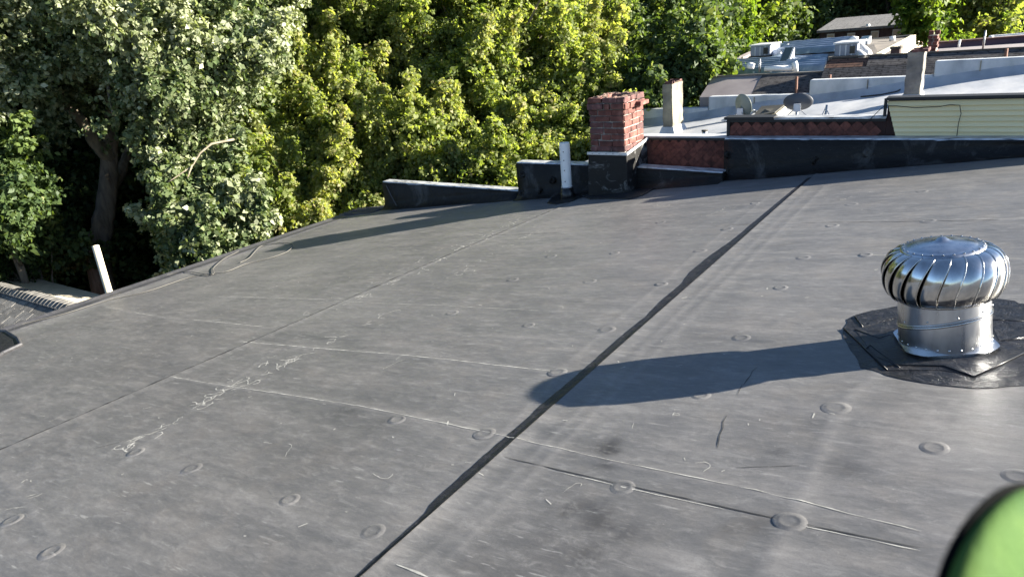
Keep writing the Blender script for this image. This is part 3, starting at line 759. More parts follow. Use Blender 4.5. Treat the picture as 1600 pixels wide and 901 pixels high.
# ================================================================= TURBINE VENT
LOCAL_ = Matrix()
def turbine():
    c = onroof(1475, 534); nrm = Vector((-S, 0, 1)).normalized()
    depth = c.dot(fwd); rn = 72.5*depth/F*.86; rd = 99*depth/F*.83
    def height(u, v, off):                          # height along the axis at which a point shows at row v
        lo, hi = 0, .8
        for _ in range(40):
            m_ = (lo+hi)/2
            if px(c+off+nrm*m_)[1] > v: lo = m_
            else: hi = m_
        return lo
    fdir = Vector((-c.x, -c.y, 0)).normalized()
    zneck = height(1475, 479, fdir*rn); zc = height(1467, 377, Vector((0, 0, 0)))
    t = thing('turbine_vent', c, 'shiny steel spinning turbine roof vent on a round neck', 'roof vent')
    t.rotation_euler = (0, -math.atan(S), 0)
    def put(mb, name, m, parent=None, smooth=True):
        o = mb.build(name, m, None, smooth); o.parent = parent or t; return o
    k = 72
    ring = lambda f_: [(f_(2*math.pi*j/k)[0]*math.cos(2*math.pi*j/k), f_(2*math.pi*j/k)[0]*math.sin(2*math.pi*j/k), f_(2*math.pi*j/k)[1]) for j in range(k)]
    slant = lambda th: .50*zneck + .036*math.cos(th+math.radians(35))
    band = [(j, (j+1) % k, (j+1) % k+k, j+k) for j in range(k)]
    put(MB().add(ring(lambda th: (rn*1.004, .002))+ring(lambda th: (rn, slant(th)-.006)), band), 'neck_collar', M['neck'])
    put(MB().add(ring(lambda th: (rn*.995, slant(th)-.01))+ring(lambda th: (rn*.985, zneck+.02)), band), 'neck_collar', M['neck'])
    for dz, rr in ((0, .0045), (.009, .003)):
        put(MB().tube([Vector((rn*1.004*math.cos(2*math.pi*j/k), rn*1.004*math.sin(2*math.pi*j/k), slant(2*math.pi*j/k)+dz)) for j in range(k+1)], rr, 6, cap=False), 'bead', M['chrome'])
    sq = lambda th: rn*min(1.20, 1.0/max(abs(math.cos(th-.35)), abs(math.sin(th-.35)))+.01)
    put(MB().add(ring(lambda th: (rn, .014))+ring(lambda th: (sq(th), .0145)), [(j, j+k, (j+1) % k+k, (j+1) % k) for j in range(k)]), 'flange', M['neck'], smooth=False)
    rv = MB().lathe([(.0003, .003), (.003, .0022), (.0042, 0)], k=8).mesh('rivet', M['chrome'], True)
    def rivet(loc, rot=(0, 0, 0)):
        o = bpy.data.objects.new('rivet', rv); COL.objects.link(o); o.parent = t; o.location = loc; o.rotation_euler = rot
    for i in range(26):
        th = 2*math.pi*(i+.3)/26; rivet((rn*1.004*math.cos(th), rn*1.004*math.sin(th), .03), (0, math.pi/2, th))
    for i in range(10):
        th = 2*math.pi*(i+.1)/10; rivet((rn*1.0*math.cos(th), rn*1.0*math.sin(th), slant(th)+.024), (0, math.pi/2, th))
    z0, z1 = zneck-.010, zc-.022
    H = z1-z0; r_bot, r_top = rn*1.0, rd*.62
    def prof(s):
        u_ = 2*s-1.0; a = u_*1.12
        zz = .5+.5*math.sin(a)/math.sin(1.12)
        rb = r_bot*.97 if u_ < 0 else r_top
        e = (math.cos(a)-math.cos(1.12))/(1-math.cos(1.12))
        return rb+(rd-rb)*max(e, 0)**.60, z0+H*zz
    NV = 20; rows_ = 24; cols = 6
    twist = lambda s_: .42*max(0, s_-.30)**1.25-.05*(1-s_)
    for v_ in range(NV):
        V = []; jx = random.uniform(-.012, .012)
        for i in range(rows_+1):
            s_ = i/rows_; r, z = prof(s_); env = math.sin(math.pi*min(max(s_, 0.0), 1))**.5
            for j in range(cols+1):
                q_ = j/cols; th = 2*math.pi*(v_-q_*1.20)/NV+twist(s_)+jx
                ro = r-.016*env*q_**1.4+.005*math.sin(math.pi*q_)*env
                V.append((ro*math.cos(th), ro*math.sin(th), z))
        o = put(MB().add(V, [(i*(cols+1)+j, (i+1)*(cols+1)+j, (i+1)*(cols+1)+j+1, i*(cols+1)+j+1) for i in range(rows_) for j in range(cols)]), 'vane', M['chrome'])
        E_ = []
        for i in range(rows_+1):
            s_ = i/rows_; r, z = prof(s_); th = 2*math.pi*v_/NV+twist(s_)+jx; E_.append(((r+.001)*math.cos(th), (r+.001)*math.sin(th), z))
        put(MB().tube(E_, .0026, 6), 'vane_edge', M['chrome'], o)
    put(MB().lathe([(r_bot*.8, z0), (rd*.55, z0+H*.5), (r_top*.8, z1)], k=32), 'inner_frame', M['inner'])
    rc = rd*.60
    put(MB().lathe([(rc+.020, z1-.010), (rc+.016, z1+.002), (rc+.004, z1+.008), (rc-.006, z1+.006), (rc-.012, z1+.009), (rc*.7, z1+.017), (rc*.35, z1+.023), (.028, z1+.026), (.022, z1+.030), (.012, z1+.038), (.0004, z1+.040)], k=64), 'top_cap', M['neck'])
    put(MB().lathe([(rn*.99, z0-.006), (rn*1.03, z0-.003), (rn*1.035, z0+.004), (rn*.98, z0+.009)], k=64), 'bottom_ring', M['chrome'])
    for i in range(24):
        th = 2*math.pi*i/24+.1; rivet(((rc+.008)*math.cos(th), (rc+.008)*math.sin(th), z1+.007))
    return c, rn
M['inner'] = mat('dark_inner_drum', (.22, .21, .19), .5, .7)
tc_, trn = turbine()
# membrane flashing pieces around the vent
fl = thing('vent_flashing', tc_, 'glossy black flashing pieces overlapping on the roof around the steel turbine vent', 'flashing')
def patch(px_, zoff, th, m, name, ragged=0):
    q = [onroof(u, v) for u, v in px_]
    if ragged:
        d = densify([(p.x, p.y) for p in q+[q[0]]], .05)[:-1]
        q = [Vector((x+random.gauss(0, ragged), y+random.gauss(0, ragged), roofz(x))) for x, y in d]
    q = [Vector((p.x, p.y, skin(p.x, p.y)+zoff-.0032)) for p in q]
    return MB().prism(list(reversed(q)), (0, 0, th)).build(name, m, fl)
patch([(1312, 518), (1335, 492), (1362, 484), (1400, 478), (1480, 468), (1560, 466), (1620, 476), (1690, 495), (1720, 540), (1690, 580), (1620, 602), (1520, 606), (1440, 597), (1385, 586), (1345, 572), (1330, 545)], .0045, .0008, M['primer'], 'primer_patch', .006)
patch([(1318, 513), (1386, 579), (1468, 578), (1524, 586), (1602, 550), (1640, 520), (1560, 492), (1420, 486), (1350, 500)], .0055, .0012, M['primer'], 'flashing_piece')
patch([(1336, 515), (1374, 529), (1400, 519), (1412, 560), (1402, 572), (1366, 556)], .0069, .0012, M['primer'], 'flashing_piece')
patch([(1402, 571), (1475, 572), (1522, 588), (1600, 551), (1570, 532), (1480, 545), (1410, 548)], .0073, .0012, M['primer'], 'flashing_piece')
patch([(1545, 500), (1562, 534), (1640, 528), (1660, 505), (1600, 496)], .0071, .0012, M['primer'], 'flashing_piece')
patch([(1336, 494), (1348, 511), (1400, 496), (1400, 484)], .0071, .0012, M['primer'], 'flashing_piece')
sealpaths = [[(1318, 513), (1352, 546), (1386, 579)], [(1336, 494), (1348, 511)], [(1336, 515), (1374, 529), (1400, 519)], [(1386, 573), (1402, 571), (1475, 572), (1522, 589), (1600, 552)], [(1545, 500), (1600, 503)], [(1562, 534), (1600, 528)], [(1352, 546), (1360, 540), (1405, 575)]]
for sp in sealpaths:
    q = [onroof(u, v) for u, v in sp]
    MB().tube([Vector((p.x, p.y, skin(p.x, p.y)+.0052)) for p in q], .0026, 6).build('sealant_bead', M['sealant'], fl, True)

# ================================================================= ROPE ON THE EAVE
def rope(pts, r, m, name, label, cat):
    q = [onroof(u, v, .012) for u, v in pts]
    # smooth by Catmull-Rom
    out = []
    for i in range(len(q)-1):
        p0, p1, p2, p3 = q[max(i-1, 0)], q[i], q[i+1], q[min(i+2, len(q)-1)]
        for k in range(6):
            t_ = k/6; out.append(.5*((2*p1)+(p2-p0)*t_+(2*p0-5*p1+4*p2-p3)*t_**2+(3*p1-p0-3*p2+p3)*t_**3))
    out.append(q[-1])
    mb = MB().tube(out, r, 6); o = mb.build(name, m, None, True); tag(o, label, cat); return o
rope([(-30, 530), (20, 510), (100, 490), (165, 470), (230, 455), (300, 432), (350, 425), (385, 412), (425, 402), (450, 392), (457, 383), (445, 379), (420, 382), (405, 386), (390, 402), (375, 410)], .0042, M['wire'], 'rope', 'thin grey rope lying in a long loop along the low roof edge', 'rope')
rope([(-30, 522), (40, 503), (120, 475), (200, 450), (280, 425), (330, 429), (334, 418), (350, 404), (368, 395), (380, 387)], .0038, M['wire'], 'rope', 'thinner second rope with one short hook beside the looped rope on the roof edge', 'rope')

# ================================================================= NEXT DOOR: RED AND YELLOW WALL, SILVER ROOF
def quadslab(mb, pts, th):
    """slab below the four given top points"""
    pts = [Vector(p) for p in pts]
    return mb.hexa([p-Vector((0, 0, th)) for p in pts], pts)
def row_house(name, label, x0, x1, y0, y1, zf, wall_m, group='row houses behind the dark roof'):
    t = thing(name, ((x0+x1)/2, (y0+y1)/2, -9), label, 'house', group)
    zc = [zf(x0, y0), zf(x1, y0), zf(x1, y1), zf(x0, y1)]
    mb = MB(); mb.hexa([(x0+.05, y0+.01, -9.3), (x1, y0+.01, -9.3), (x1, y1-.01, -9.3), (x0+.05, y1-.01, -9.3)], [(x0+.05, y0+.01, zc[0]-.02), (x1, y0+.01, zc[1]-.02), (x1, y1-.01, zc[2]-.02), (x0+.05, y1-.01, zc[3]-.02)])
    mb.build('wall', wall_m, t); return t
YB = 7.16
sil = row_house('row_house', 'row house with a bright silver coated flat roof behind the stepped parapet', -4.72, 5.2, YB, 12.72, lambda x, y: C1+S*x, M['concrete'])
MB().box((-5.25, 11.75, -5.7), (1.02, 1.9, 7.0)).build('rear_wing', M['concrete'], sil)
mb = MB(); V = []; nx_, ny_ = 90, 44
for j in range(ny_+1):
    for i in range(nx_+1):
        y_ = YB+.1+(12.5-YB-.1)*j/ny_; xe = -4.75-1.03*min(1, max(0, (y_-10.7)/.15)); x = xe+(5.2-xe)*i/nx_; y = YB+.1+(12.5-YB-.1)*j/ny_; V.append((x, y, C1+S*x+.012*math.sin(x*2.3+y)*math.sin(y*1.9)+random.uniform(-.002, .002)+.12*max(0, 1-(12.5-y)/.18)**2))
mb.add(V, [(j*(nx_+1)+i, j*(nx_+1)+i+1, (j+1)*(nx_+1)+i+1, (j+1)*(nx_+1)+i) for j in range(ny_) for i in range(nx_)])
mb.build('roof', M['silver'], sil, True)
# party wall between: siding faces
def party():
    t = thing('party_wall', (-1.5, 7.0, roofz(-1.5)), 'party wall clad in red diamond shingles with a yellow clapboard section at right', 'wall')
    y0, y1 = 7.065, 7.15
    secs = [(-3.70, -2.30, -1.165, 'r'), (-2.298, -.90, -.985, 'r'), (-.898, 5.2, -.815, 'y')]
    for x0, x1, zt, kd in secs:
        MB().hexa([(x0, y0, roofz(x0)-.3), (x1, y0, roofz(x1)-.3), (x1, y1, roofz(x1)-.3), (x0, y1, roofz(x0)-.3)], [(x0, y0, zt), (x1, y0, zt), (x1, y1, zt), (x0, y1, zt)]).build('wall_core', M['red_siding_back'], t)
    # diamond shingles, each a part
    s_ = .050
    me = MB().hexa([(0, .004, -s_), (s_*.98, .004, 0), (s_*.98, .010, 0), (0, .010, -s_)], [(0, -.010, -s_*1.0), (s_*.98, -.004, 0), (s_*.98, .010, 0), (0, .010, -s_)]).mesh('x', M['red_siding'])
    mb = MB().prism([(0, 0, -s_), (s_*.97, 0, 0), (0, 0, s_), (-s_*.97, 0, 0)], (0, -.008, 0)); mb.v = [(x, y-(.006 if z < -.01 else 0), z) for x, y, z in mb.v]
    me = mb.mesh('shingle', M['red_siding'])
    n_ = 0
    for x0, x1, zt, kd in secs[:2]:
        r = 0; z = -1.52 if x0 < -3 else -1.20
        while z < zt-.045:
            x = x0+(s_ if r % 2 else 0)+.02
            while x < x1-.02:
                if x+s_*.98 < x1+.02 and z+s_*.5 < zt+.02:
                    o = link('shingle', me, t); o.matrix_parent_inverse = Matrix.Translation(-Vector(t.location)); o.location = (x, y0-.001-random.uniform(0, .003), z); o.rotation_euler = (0, random.gauss(0, .02), 0); n_ += 1
                x += 2*s_
            z += s_; r += 1
        fr = MB().box(((x0+x1)/2, y0-.008, zt-.012), (x1-x0, .03, .03)); fr.build('top_trim', M['black_trim'], t)
    # metal coping over the second section, first half tarred black
    MB().box((-1.60, y0+.04, -.976), (1.40, .16, .018)).build('coping', M['coping'], t)
    MB().box((-2.10, y0+.038, -.972), (.48, .175, .024)).build('tar_edge', M['black_trim'], t)
    MB().box((-3.0, y0+.05, -1.158), (1.40, .16, .016)).build('coping', M['silver_wall'], t)
    MB().box((-2.305, y0-.006, -1.12), (.03, .04, .29)).build('corner_trim', M['black_trim'], t)
    # clapboards
    z = roofz(-.9)+.13; zt = -.84; hb = .0425; i = 0; zz = -1.19
    while zz < zt-.01:
        # the left end of the boards follows a slanting cut: hull towards the lower right
        xl = -.905+.10*max(0, (zt-zz)/.33)**1.0*1.0
        mb = MB(); x1 = 5.2
        mb.hexa([(xl, y0-.022, zz), (x1, y0-.022, zz), (x1, y0, zz), (xl, y0, zz)], [(xl-.012, y0-.004, zz+hb), (x1, y0-.004, zz+hb), (x1, y0, zz+hb), (xl-.012, y0, zz+hb)])
        mb.build('clapboard', M['yellow_siding'], t); zz += hb+.0015
    MB().box((2.15, y0+.035, -.818), (6.12, .15, .024)).build('fascia', M['black_trim'], t)
    MB().box((-.915, y0-.012, -.90), (.022, .04, .17)).build('corner_trim', M['black_trim'], t)
    # cable clipped along the fascia and down the boards
    q = [atY(u, v, 7.02) for u, v in ((1358, 186), (1372, 172), (1382, 163), (1400, 163), (1430, 166), (1470, 164), (1485, 161), (1500, 162), (1502, 175), (1498, 190), (1495, 213))]
    MB().tube(q, .0030, 6).build('cable', M['black_wire'], t, True)
    t.location.z -= .014
party()
# far parapet of the silver roof, stepped
fp = thing('parapet_wall', (-2, 12.6, -1.5), 'stepped pale silver coated parapet along the far side of the silver roof', 'parapet')
for x0, x1, zt in ((-5.78, -4.46, -1.565), (-4.455, -2.77, -1.372), (-2.765, -1.02, -1.150), (-1.015, 5.2, -.945)):
    n_ = 14; mb = MB()
    for i in range(n_):
        a = x0+(x1-x0)*i/n_; b = x0+(x1-x0)*(i+1)/n_
    j1 = .004
    mb.hexa([(x0, 12.48, -3), (x1, 12.48, -3), (x1, 12.70, -3), (x0, 12.70, -3)], [(x0, 12.50, zt), (x1, 12.50, zt), (x1, 12.69, zt), (x0, 12.69, zt)])
    o = mb.build('wall_section', M['silver_wall'], fp); bevel(o, .02, 3)
    L = x1-x0; k = max(1, int(L/.62))
    for i in range(1, k):
        x = x0+L*i/k+random.uniform(-.05, .05); MB().box((x, 12.49, (roofz(x)+zt)/2), (.012, .022, zt-roofz(x)-.04)).build('joint', M['stucco'], fp)

# rendered chimneys on the silver roof
def rchimney(bl, br, top_l, top_r, y, depth, m, m2, label, flare=.06):
    P = atY(*bl, y); Q = atY(*br, y); T = atY(*top_l, y)
    w = Q.x-P.x; zb = C1+S*P.x-.02; zt = T.z
    c = Vector(((P.x+Q.x)/2, y+depth/2, zb)); t = thing('chimney', c, label, 'chimney')
    mb = MB(); rows_ = 12; per = []
    for i in range(rows_+1):
        s_ = i/rows_; z = zb+(zt-zb)*s_; f_ = flare*max(0, 1-s_*6)**2
        g = lambda: random.uniform(-.006, .006)
        hx, hy = w/2+f_, depth/2+f_
        ring = []
        for (sx, sy) in ((-1, -1), (0, -1), (1, -1), (1, 0), (1, 1), (0, 1), (-1, 1), (-1, 0)): ring.append((c.x+sx*hx+g(), c.y+sy*hy+g(), z+(g()*2 if i == rows_ else 0)))
        per += ring
    mb.add(per, [(i*8+j, i*8+(j+1) % 8, (i+1)*8+(j+1) % 8, (i+1)*8+j) for i in range(rows_) for j in range(8)])
    o = mb.build('shaft', m, t)
    # hollow rim
    mb = MB(); hx, hy = w/2, depth/2; a = [(c.x-hx, c.y-hy), (c.x+hx, c.y-hy), (c.x+hx, c.y+hy), (c.x-hx, c.y+hy)]; b = [(c.x-hx*.6, c.y-hy*.6), (c.x+hx*.6, c.y-hy*.6), (c.x+hx*.6, c.y+hy*.6), (c.x-hx*.6, c.y+hy*.6)]
    V = [(x, y_, zt+random.uniform(-.004, .012)) for x, y_ in a]+[(x, y_, zt+random.uniform(0, .015)) for x, y_ in b]+[(x, y_, zt-.2) for x, y_ in b]
    mb.add(V, [(i, (i+1) % 4, (i+1) % 4+4, i+4) for i in range(4)]+[(i+4, (i+1) % 4+4, (i+1) % 4+8, i+8) for i in range(4)]+[(8, 9, 10, 11)])
    mb.build('rim', M['mortar_dark'], t)
    for i in range(5):
        x = c.x+random.uniform(-hx, hx)*.9; MB().box((x, c.y+random.choice((-1, 1))*hy*.8, zt+.012), (.12, .08, .035), Matrix.Rotation(random.uniform(-.3, .3), 3, 'Z')).build('brick', M['old_brick'], t)
    # coated foot
    MB().hexa([(c.x-hx-flare-.004, c.y-hy-flare-.004, zb), (c.x+hx+flare+.004, c.y-hy-flare-.004, zb+S*w), (c.x+hx+flare+.004, c.y+hy+flare, zb+S*w), (c.x-hx-flare-.004, c.y+hy+flare, zb)],
              [(c.x-hx-.014, c.y-hy-.014, zb+.15), (c.x+hx+.014, c.y-hy-.014, zb+.15), (c.x+hx+.014, c.y+hy+.014, zb+.15), (c.x-hx-.014, c.y+hy+.014, zb+.15)]).build('coated_foot', M['silver_wall'], t)
rchimney((1036, 206), (1051, 206), (1037, 131), (1051, 131), 10.45, .42, M['stucco'], None, 'slim cream rendered chimney on the silver roof, right of the red brick chimney')
rchimney((1411, 156), (1436, 156), (1414, 82), (1442, 82), 10.4, .34, M['stucco_grey'], None, 'thick grey rendered chimney on the silver roof near the yellow clapboard wall', .03)

# satellite dishes
def dish(u, v, y, wpx, hpx, face, m, label, cone):
    c = atY(u, v, y); f = c.dot(fwd)/F; rx, rz = wpx*f/2, hpx*f/2
    t = thing('satellite_dish', Vector((c.x, c.y, C1+S*c.x)), label, 'satellite dish')
    fx = Vector(face).normalized(); rt_ = fx.cross(Vector((0, 0, 1))).normalized(); up_ = rt_.cross(fx)
    def ring(r, dp): return [c+rt_*(r*rx*math.cos(a))+up_*(r*rz*math.sin(a))+fx*dp for a in [2*math.pi*i/36 for i in range(36)]]
    mb = MB(); V = []; prof = [(.02, -.06), (.3, -.055), (.6, -.038), (.85, -.014), (1, 0), (1.02, .006), (.99, .012), (.85, -.004), (.6, -.028), (.3, -.045), (.02, -.05)]
    for r, dp in prof: V += ring(r, dp)
    mb.add(V, [(i*36+j, i*36+(j+1) % 36, (i+1)*36+(j+1) % 36, (i+1)*36+j) for i in range(len(prof)-1) for j in range(36)]+[tuple(range(36)), tuple(range((len(prof)-1)*36, len(prof)*36))])
    mb.build('reflector', m, t, True)
    b = c-fx*.09-up_*rz*.35
    MB().box(b, (.09, .05, .10), Matrix.Rotation(.2, 3, 'Z')).build('bracket', M['white_metal'], t)
    foot = Vector((b.x, b.y-.02, C1+S*b.x))
    MB().tube([foot, b], .018, 8).build('mast', M['steel'], t, True)
    arm_end = c+fx*.26-up_*rz*1.05
    MB().tube([b-up_*.03, c-up_*rz*1.08, arm_end], .011, 6).build('feed_arm', M['white_metal'], t, True)
    MB().tube([arm_end, arm_end-fx*.07+up_*.04], [.026, .02], 10).build('receiver', M['white_metal'], t, True)
    for s_ in (-1, 1):
        MB().tube([b+rt_*s_*.01, (b+foot)/2+rt_*s_*.10, Vector((foot.x+s_*.22, foot.y-.05, C1+S*(foot.x+s_*.22)))], .006, 5).build('strut', M['steel'], t, True)
    MB().box(foot+Vector((0, 0, .01)), (.5, .25, .02)).build('foot_plate', M['white_metal'], t)
dish(1161.5, 165, 11.3, 31, 36, (.38, .9, .22), M['dish_grey'], 'pale grey satellite dish turned sideways on the silver roof', 1)
dish(1247, 159.5, 10.3, 43, 28, (-.12, .95, .25), M['dish_shaded'], 'wide dark oval satellite dish above the red shingled wall', 1)
# hatch
t = thing('roof_hatch', onsilver(1205, 184), 'tilted black roof hatch with a cream side between the two satellite dishes', 'roof hatch')
a = [onsilver(1178, 187), onsilver(1213, 187), onsilver(1228, 176), onsilver(1192, 178)]
z = [C1+S*p.x for p in a]
MB().hexa([Vector((p.x, p.y, zz)) for p, zz in zip(a, z)], [Vector((p.x, p.y, zz+h_)) for p, zz, h_ in zip(a, z, (.02, .085, .10, .10))]).build('curb', M['cream'], t)
MB().hexa([Vector((p.x-.02, p.y-.02, zz+h_+.003)) for p, zz, h_ in zip(a, z, (.0, .085, .10, .10))], [Vector((p.x-.02, p.y-.02, zz+h_+.025)) for p, zz, h_ in zip(a, z, (.02, .085, .10, .10))]).build('lid', M['hatch_black'], t)
# broken antenna mast
b = onsilver(1289, 184); t = thing('antenna_mast', b, 'short broken antenna mast on tripod struts right of the dark dish', 'antenna')
MB().tube([b, atY(1292, 164, b.y)], .014, 8).build('mast', M['steel'], t, True)
for du, dv in ((-8, 3), (9, 1), (2, 7)): 
    e_ = onsilver(1289+du, 184+dv); MB().tube([b+Vector((0, 0, .13)), e_], .006, 5).build('strut', M['white_metal'], t, True)
b = onsilver(1101, 211); t = thing('vent_stub', b, 'tiny metal vent stub on the silver roof above the red shingles', 'vent')
MB().tube([b, b+Vector((0, 0, .055))], .035, 12).build('stub', M['steel'], t, True); MB().tube([b+Vector((0, 0, .05)), b+Vector((0, 0, .07))], .045, 12).build('cap', M['hatch_black'], t, True)
# rusty pipes standing at the shingle slope
for (u0, v0, u1, v1, lab) in ((1244, 150, 1245, 120, 'thin rusty pipe standing behind the dark oval dish'), (1572, 90, 1573, 76, 'short rusty pipe behind the right end of the pale parapet'), (1296, 122, 1297, 117, 'small pale pipe stub above the stepped parapet')):
    b = atY(u0, v0, 12.78); t_ = atY(u1, v1, 12.78)
    tag(MB().tube([b-Vector((0, 0, .3)), t_], .022, 8).build('pipe', M['rust'], None, True), lab, 'pipe')
# loose cable across the silver roof
q = [onsilver(u, v) for u, v in ((1345, 153), (1375, 150), (1400, 145), (1412, 139))]
tag(MB().tube([p+Vector((0, 0, .015)) for p in q], .012, 6).build('cable', M['black_wire'], None, True), 'black cable trailing over the silver roof to the thick grey chimney', 'cable')

# ================================================================= SECOND HOUSE: RIBBED SILVER ROOFS
YA, YT = 12.72, 13.40
h2 = row_house('row_house', 'row house with shingled slope and blue-silver ribbed roof strips', -4.72, -1.9, YA, 17.6, lambda x, y: z2(x, max(y, 13.4))-.35, M['concrete'])
def slope(x0, x1, zb, zt, m, parent, name='shingle_slope', y0=YA+.005, y1=YT, dz=0):
    mb = MB(); mb.hexa([(x0, y0, zb-.5), (x1, y0, zb-.5), (x1, y1, zb-.5), (x0, y1, zb-.5)], [(x0, y0, zb+dz), (x1, y0, zb+dz), (x1, y1, zt+dz), (x0, y1, zt+dz)])
    return mb.build(name, m, parent, uv=lambda co: (co.x, (co.y-YA)*1.15))
slope(-4.70, -3.785, -1.40, -1.118, M['mauve_felt'], h2, 'felt_slope')
slope(-3.78, -2.70, -1.40, -1.108, M['shingle_dark'], h2)
slope(-2.695, 5.2, -1.32, -1.03, M['shingle_dark'], h2, y1=13.2)
# brown shingle upstand behind, and the darker one to its right
MB().hexa([(-2.69, 13.2, -1.6), (-2.06, 13.2, -1.6), (-2.06, 13.5, -1.6), (-2.69, 13.5, -1.6)], [(-2.69, 13.21, -1.035), (-2.06, 13.21, -1.035), (-2.06, 13.48, -.905), (-2.69, 13.48, -.905)]).build('brown_shingle_slope', M['shingle_brown'], h2, uv=lambda co: (co.x, co.z*1.6))
MB().hexa([(-2.055, 13.2, -1.6), (5.2, 13.2, -1.6), (5.2, 13.5, -1.6), (-2.055, 13.5, -1.6)], [(-2.055, 13.21, -1.026), (5.2, 13.21, -1.026), (5.2, 13.48, -.893), (-2.055, 13.48, -.893)]).build('dark_shingle_slope', M['shingle_dark'], h2, uv=lambda co: (co.x, co.z*1.6))
MB().box((-3.70, YT+.02, -1.105), (2.0, .06, .03)).build('ridge_cap', M['dark_felt'], h2)
MB().box((1.6, 13.50, -.885), (8.6, .06, .025)).build('ridge_cap', M['black_trim'], h2)
def roof_quad(x0, x1, y0, y1, m, parent, name, dz=0.0, zf=z2, th=.12):
    return quadslab(MB(), [(x0, y0, zf(x0, y0)+dz), (x1, y0, zf(x1, y0)+dz), (x1, y1, zf(x1, y1)+dz), (x0, y1, zf(x0, y1)+dz)], th).build(name, m, parent)
def roof_poly(pix, m, parent, name):
    P = [on2(u, v)-Vector((0, 0, .03)) for u, v in pix]
    return MB().prism([p-Vector((0, 0, .15)) for p in P], (0, 0, .15)).build(name, m, parent)
roof_poly([(1105, 121), (1292, 113), (1404, 100), (1374, 84), (1180, 89.5), (1148, 94)], M['dark_felt'], h2, 'roof')
def ribs(pix, n_, parent, h=.13):
    """corrugated strip between four corners of the roof: rounded ribs in one connected sheet"""
    A, B, C, D = [on2(u, v) for u, v in pix]; V = []; k = 14; rows_ = n_*6
    for j in range(rows_+1):
        a, b = A.lerp(D, j/rows_), B.lerp(C, j/rows_)
        for i in range(k):
            p = a.lerp(b, i/(k-1)); V.append((p.x, p.y, p.z+h*abs(math.sin(math.pi*j/6))+.006*math.sin(i*2.1+j)))
    mb = MB().add(V, [(j*k+i, j*k+i+1, (j+1)*k+i+1, (j+1)*k+i) for j in range(rows_) for i in range(k-1)])
    mb.build('ribbed_strip', M['ribbed'], parent, True)
    cl = MB().box((0, 0, .01), (.035, .035, .03)).mesh('clip', M['pvc'])
    for i in range(n_*4):
        s_, t_ = random.randint(0, n_)/n_, random.random(); p = A.lerp(D, s_).lerp(B.lerp(C, s_), t_)
        o = link('clip', cl, parent); o.matrix_parent_inverse = Matrix.Translation(-Vector(parent.location)); o.location = (p.x, p.y, p.z+.03)
ribs([(1114, 119), (1287, 112), (1294, 93.5), (1152, 99)], 6, h2)
h3 = row_house('row_house', 'farther row house with a ribbed roof strip below the dark brick building', -5.4, -3.4, 17.6, 19.6, lambda x, y: z2(x, y)-.35, M['concrete'])
roof_poly([(1149, 93.5), (1181, 89), (1374, 83.5), (1362, 60), (1225, 70.5), (1192, 76)], M['dark_felt'], h3, 'roof')
ribs([(1203, 88), (1334, 79), (1330, 64.5), (1226, 72)], 5, h3)
# pale eave kerb of both
for y0, y1, hh in ((16.2, 18.9, h2), (18.92, 21.2, h3)):
    quadslab(MB(), [(-6.10, y0, z2(-6.10, y0)+.06), (-5.95, y0, z2(-5.95, y0)+.03), (-5.95, y1, z2(-5.95, y1)+.03), (-6.10, y1, z2(-6.10, y1)+.06)], .25).build('eave_kerb', M['mauve_felt'], hh)
# rooftop units
def unit(u0, u1, vb, vt, label, deep=.9, opening=None):
    a = on2(u0, vb); b = on2(u1, vb); y = min(a.y, b.y)
    a = atY(u0, vb, y); b = atY(u1, vb, y); T = atY(u0, vt, y)
    t = thing('air_conditioner', ((a.x+b.x)/2, y+deep/2, min(a.z, b.z)), label, 'air conditioner', 'rooftop units on the far flat roofs')
    w = b.x-a.x; h_ = T.z-a.z; c = Vector(((a.x+b.x)/2, y+deep/2, a.z+h_/2))
    bevel(MB().box(c, (w, deep, h_)).build('casing', M['unit_blue'], t), .02, 2)
    MB().box(c+Vector((0, 0, h_/2+.015)), (w+.05, deep+.05, .03)).build('lid', M['white_metal'], t)
    for i in range(3): MB().box((c.x-w/2+w*(i+1)/4, y-.006, c.z), (.02, .014, h_*.9)).build('panel_seam', M['white_metal'], t)
    MB().box((c.x+w*.28, y-.010, c.z), (w*.22, .016, h_*.6)).build('grille', M['hatch_black'], t)
    MB().box((c.x, c.y, c.z-h_/2-.03), (w*1.1, deep*1.1, .08)).build('plinth', M['hatch_black'], t)
    return t
unit(1172, 1203, 89, 73, 'grey boxy air conditioning unit at the left edge of the ribbed roof')
t = unit(1303, 1339, 89, 70, 'large grey rooftop unit with a pale sloping duct behind the brown shingles', .8)
q = [atY(1338, 70, 15.6), atY(1350, 80, 15.6), atY(1356, 86, 15.5)]
MB().tube(q, .09, 8).build('duct', M['white_metal'], t, True)
q = [atY(1340, 82, 15.4), atY(1350, 90, 15.3)]; MB().tube(q, .07, 8).build('duct', M['white_metal'], t, True)
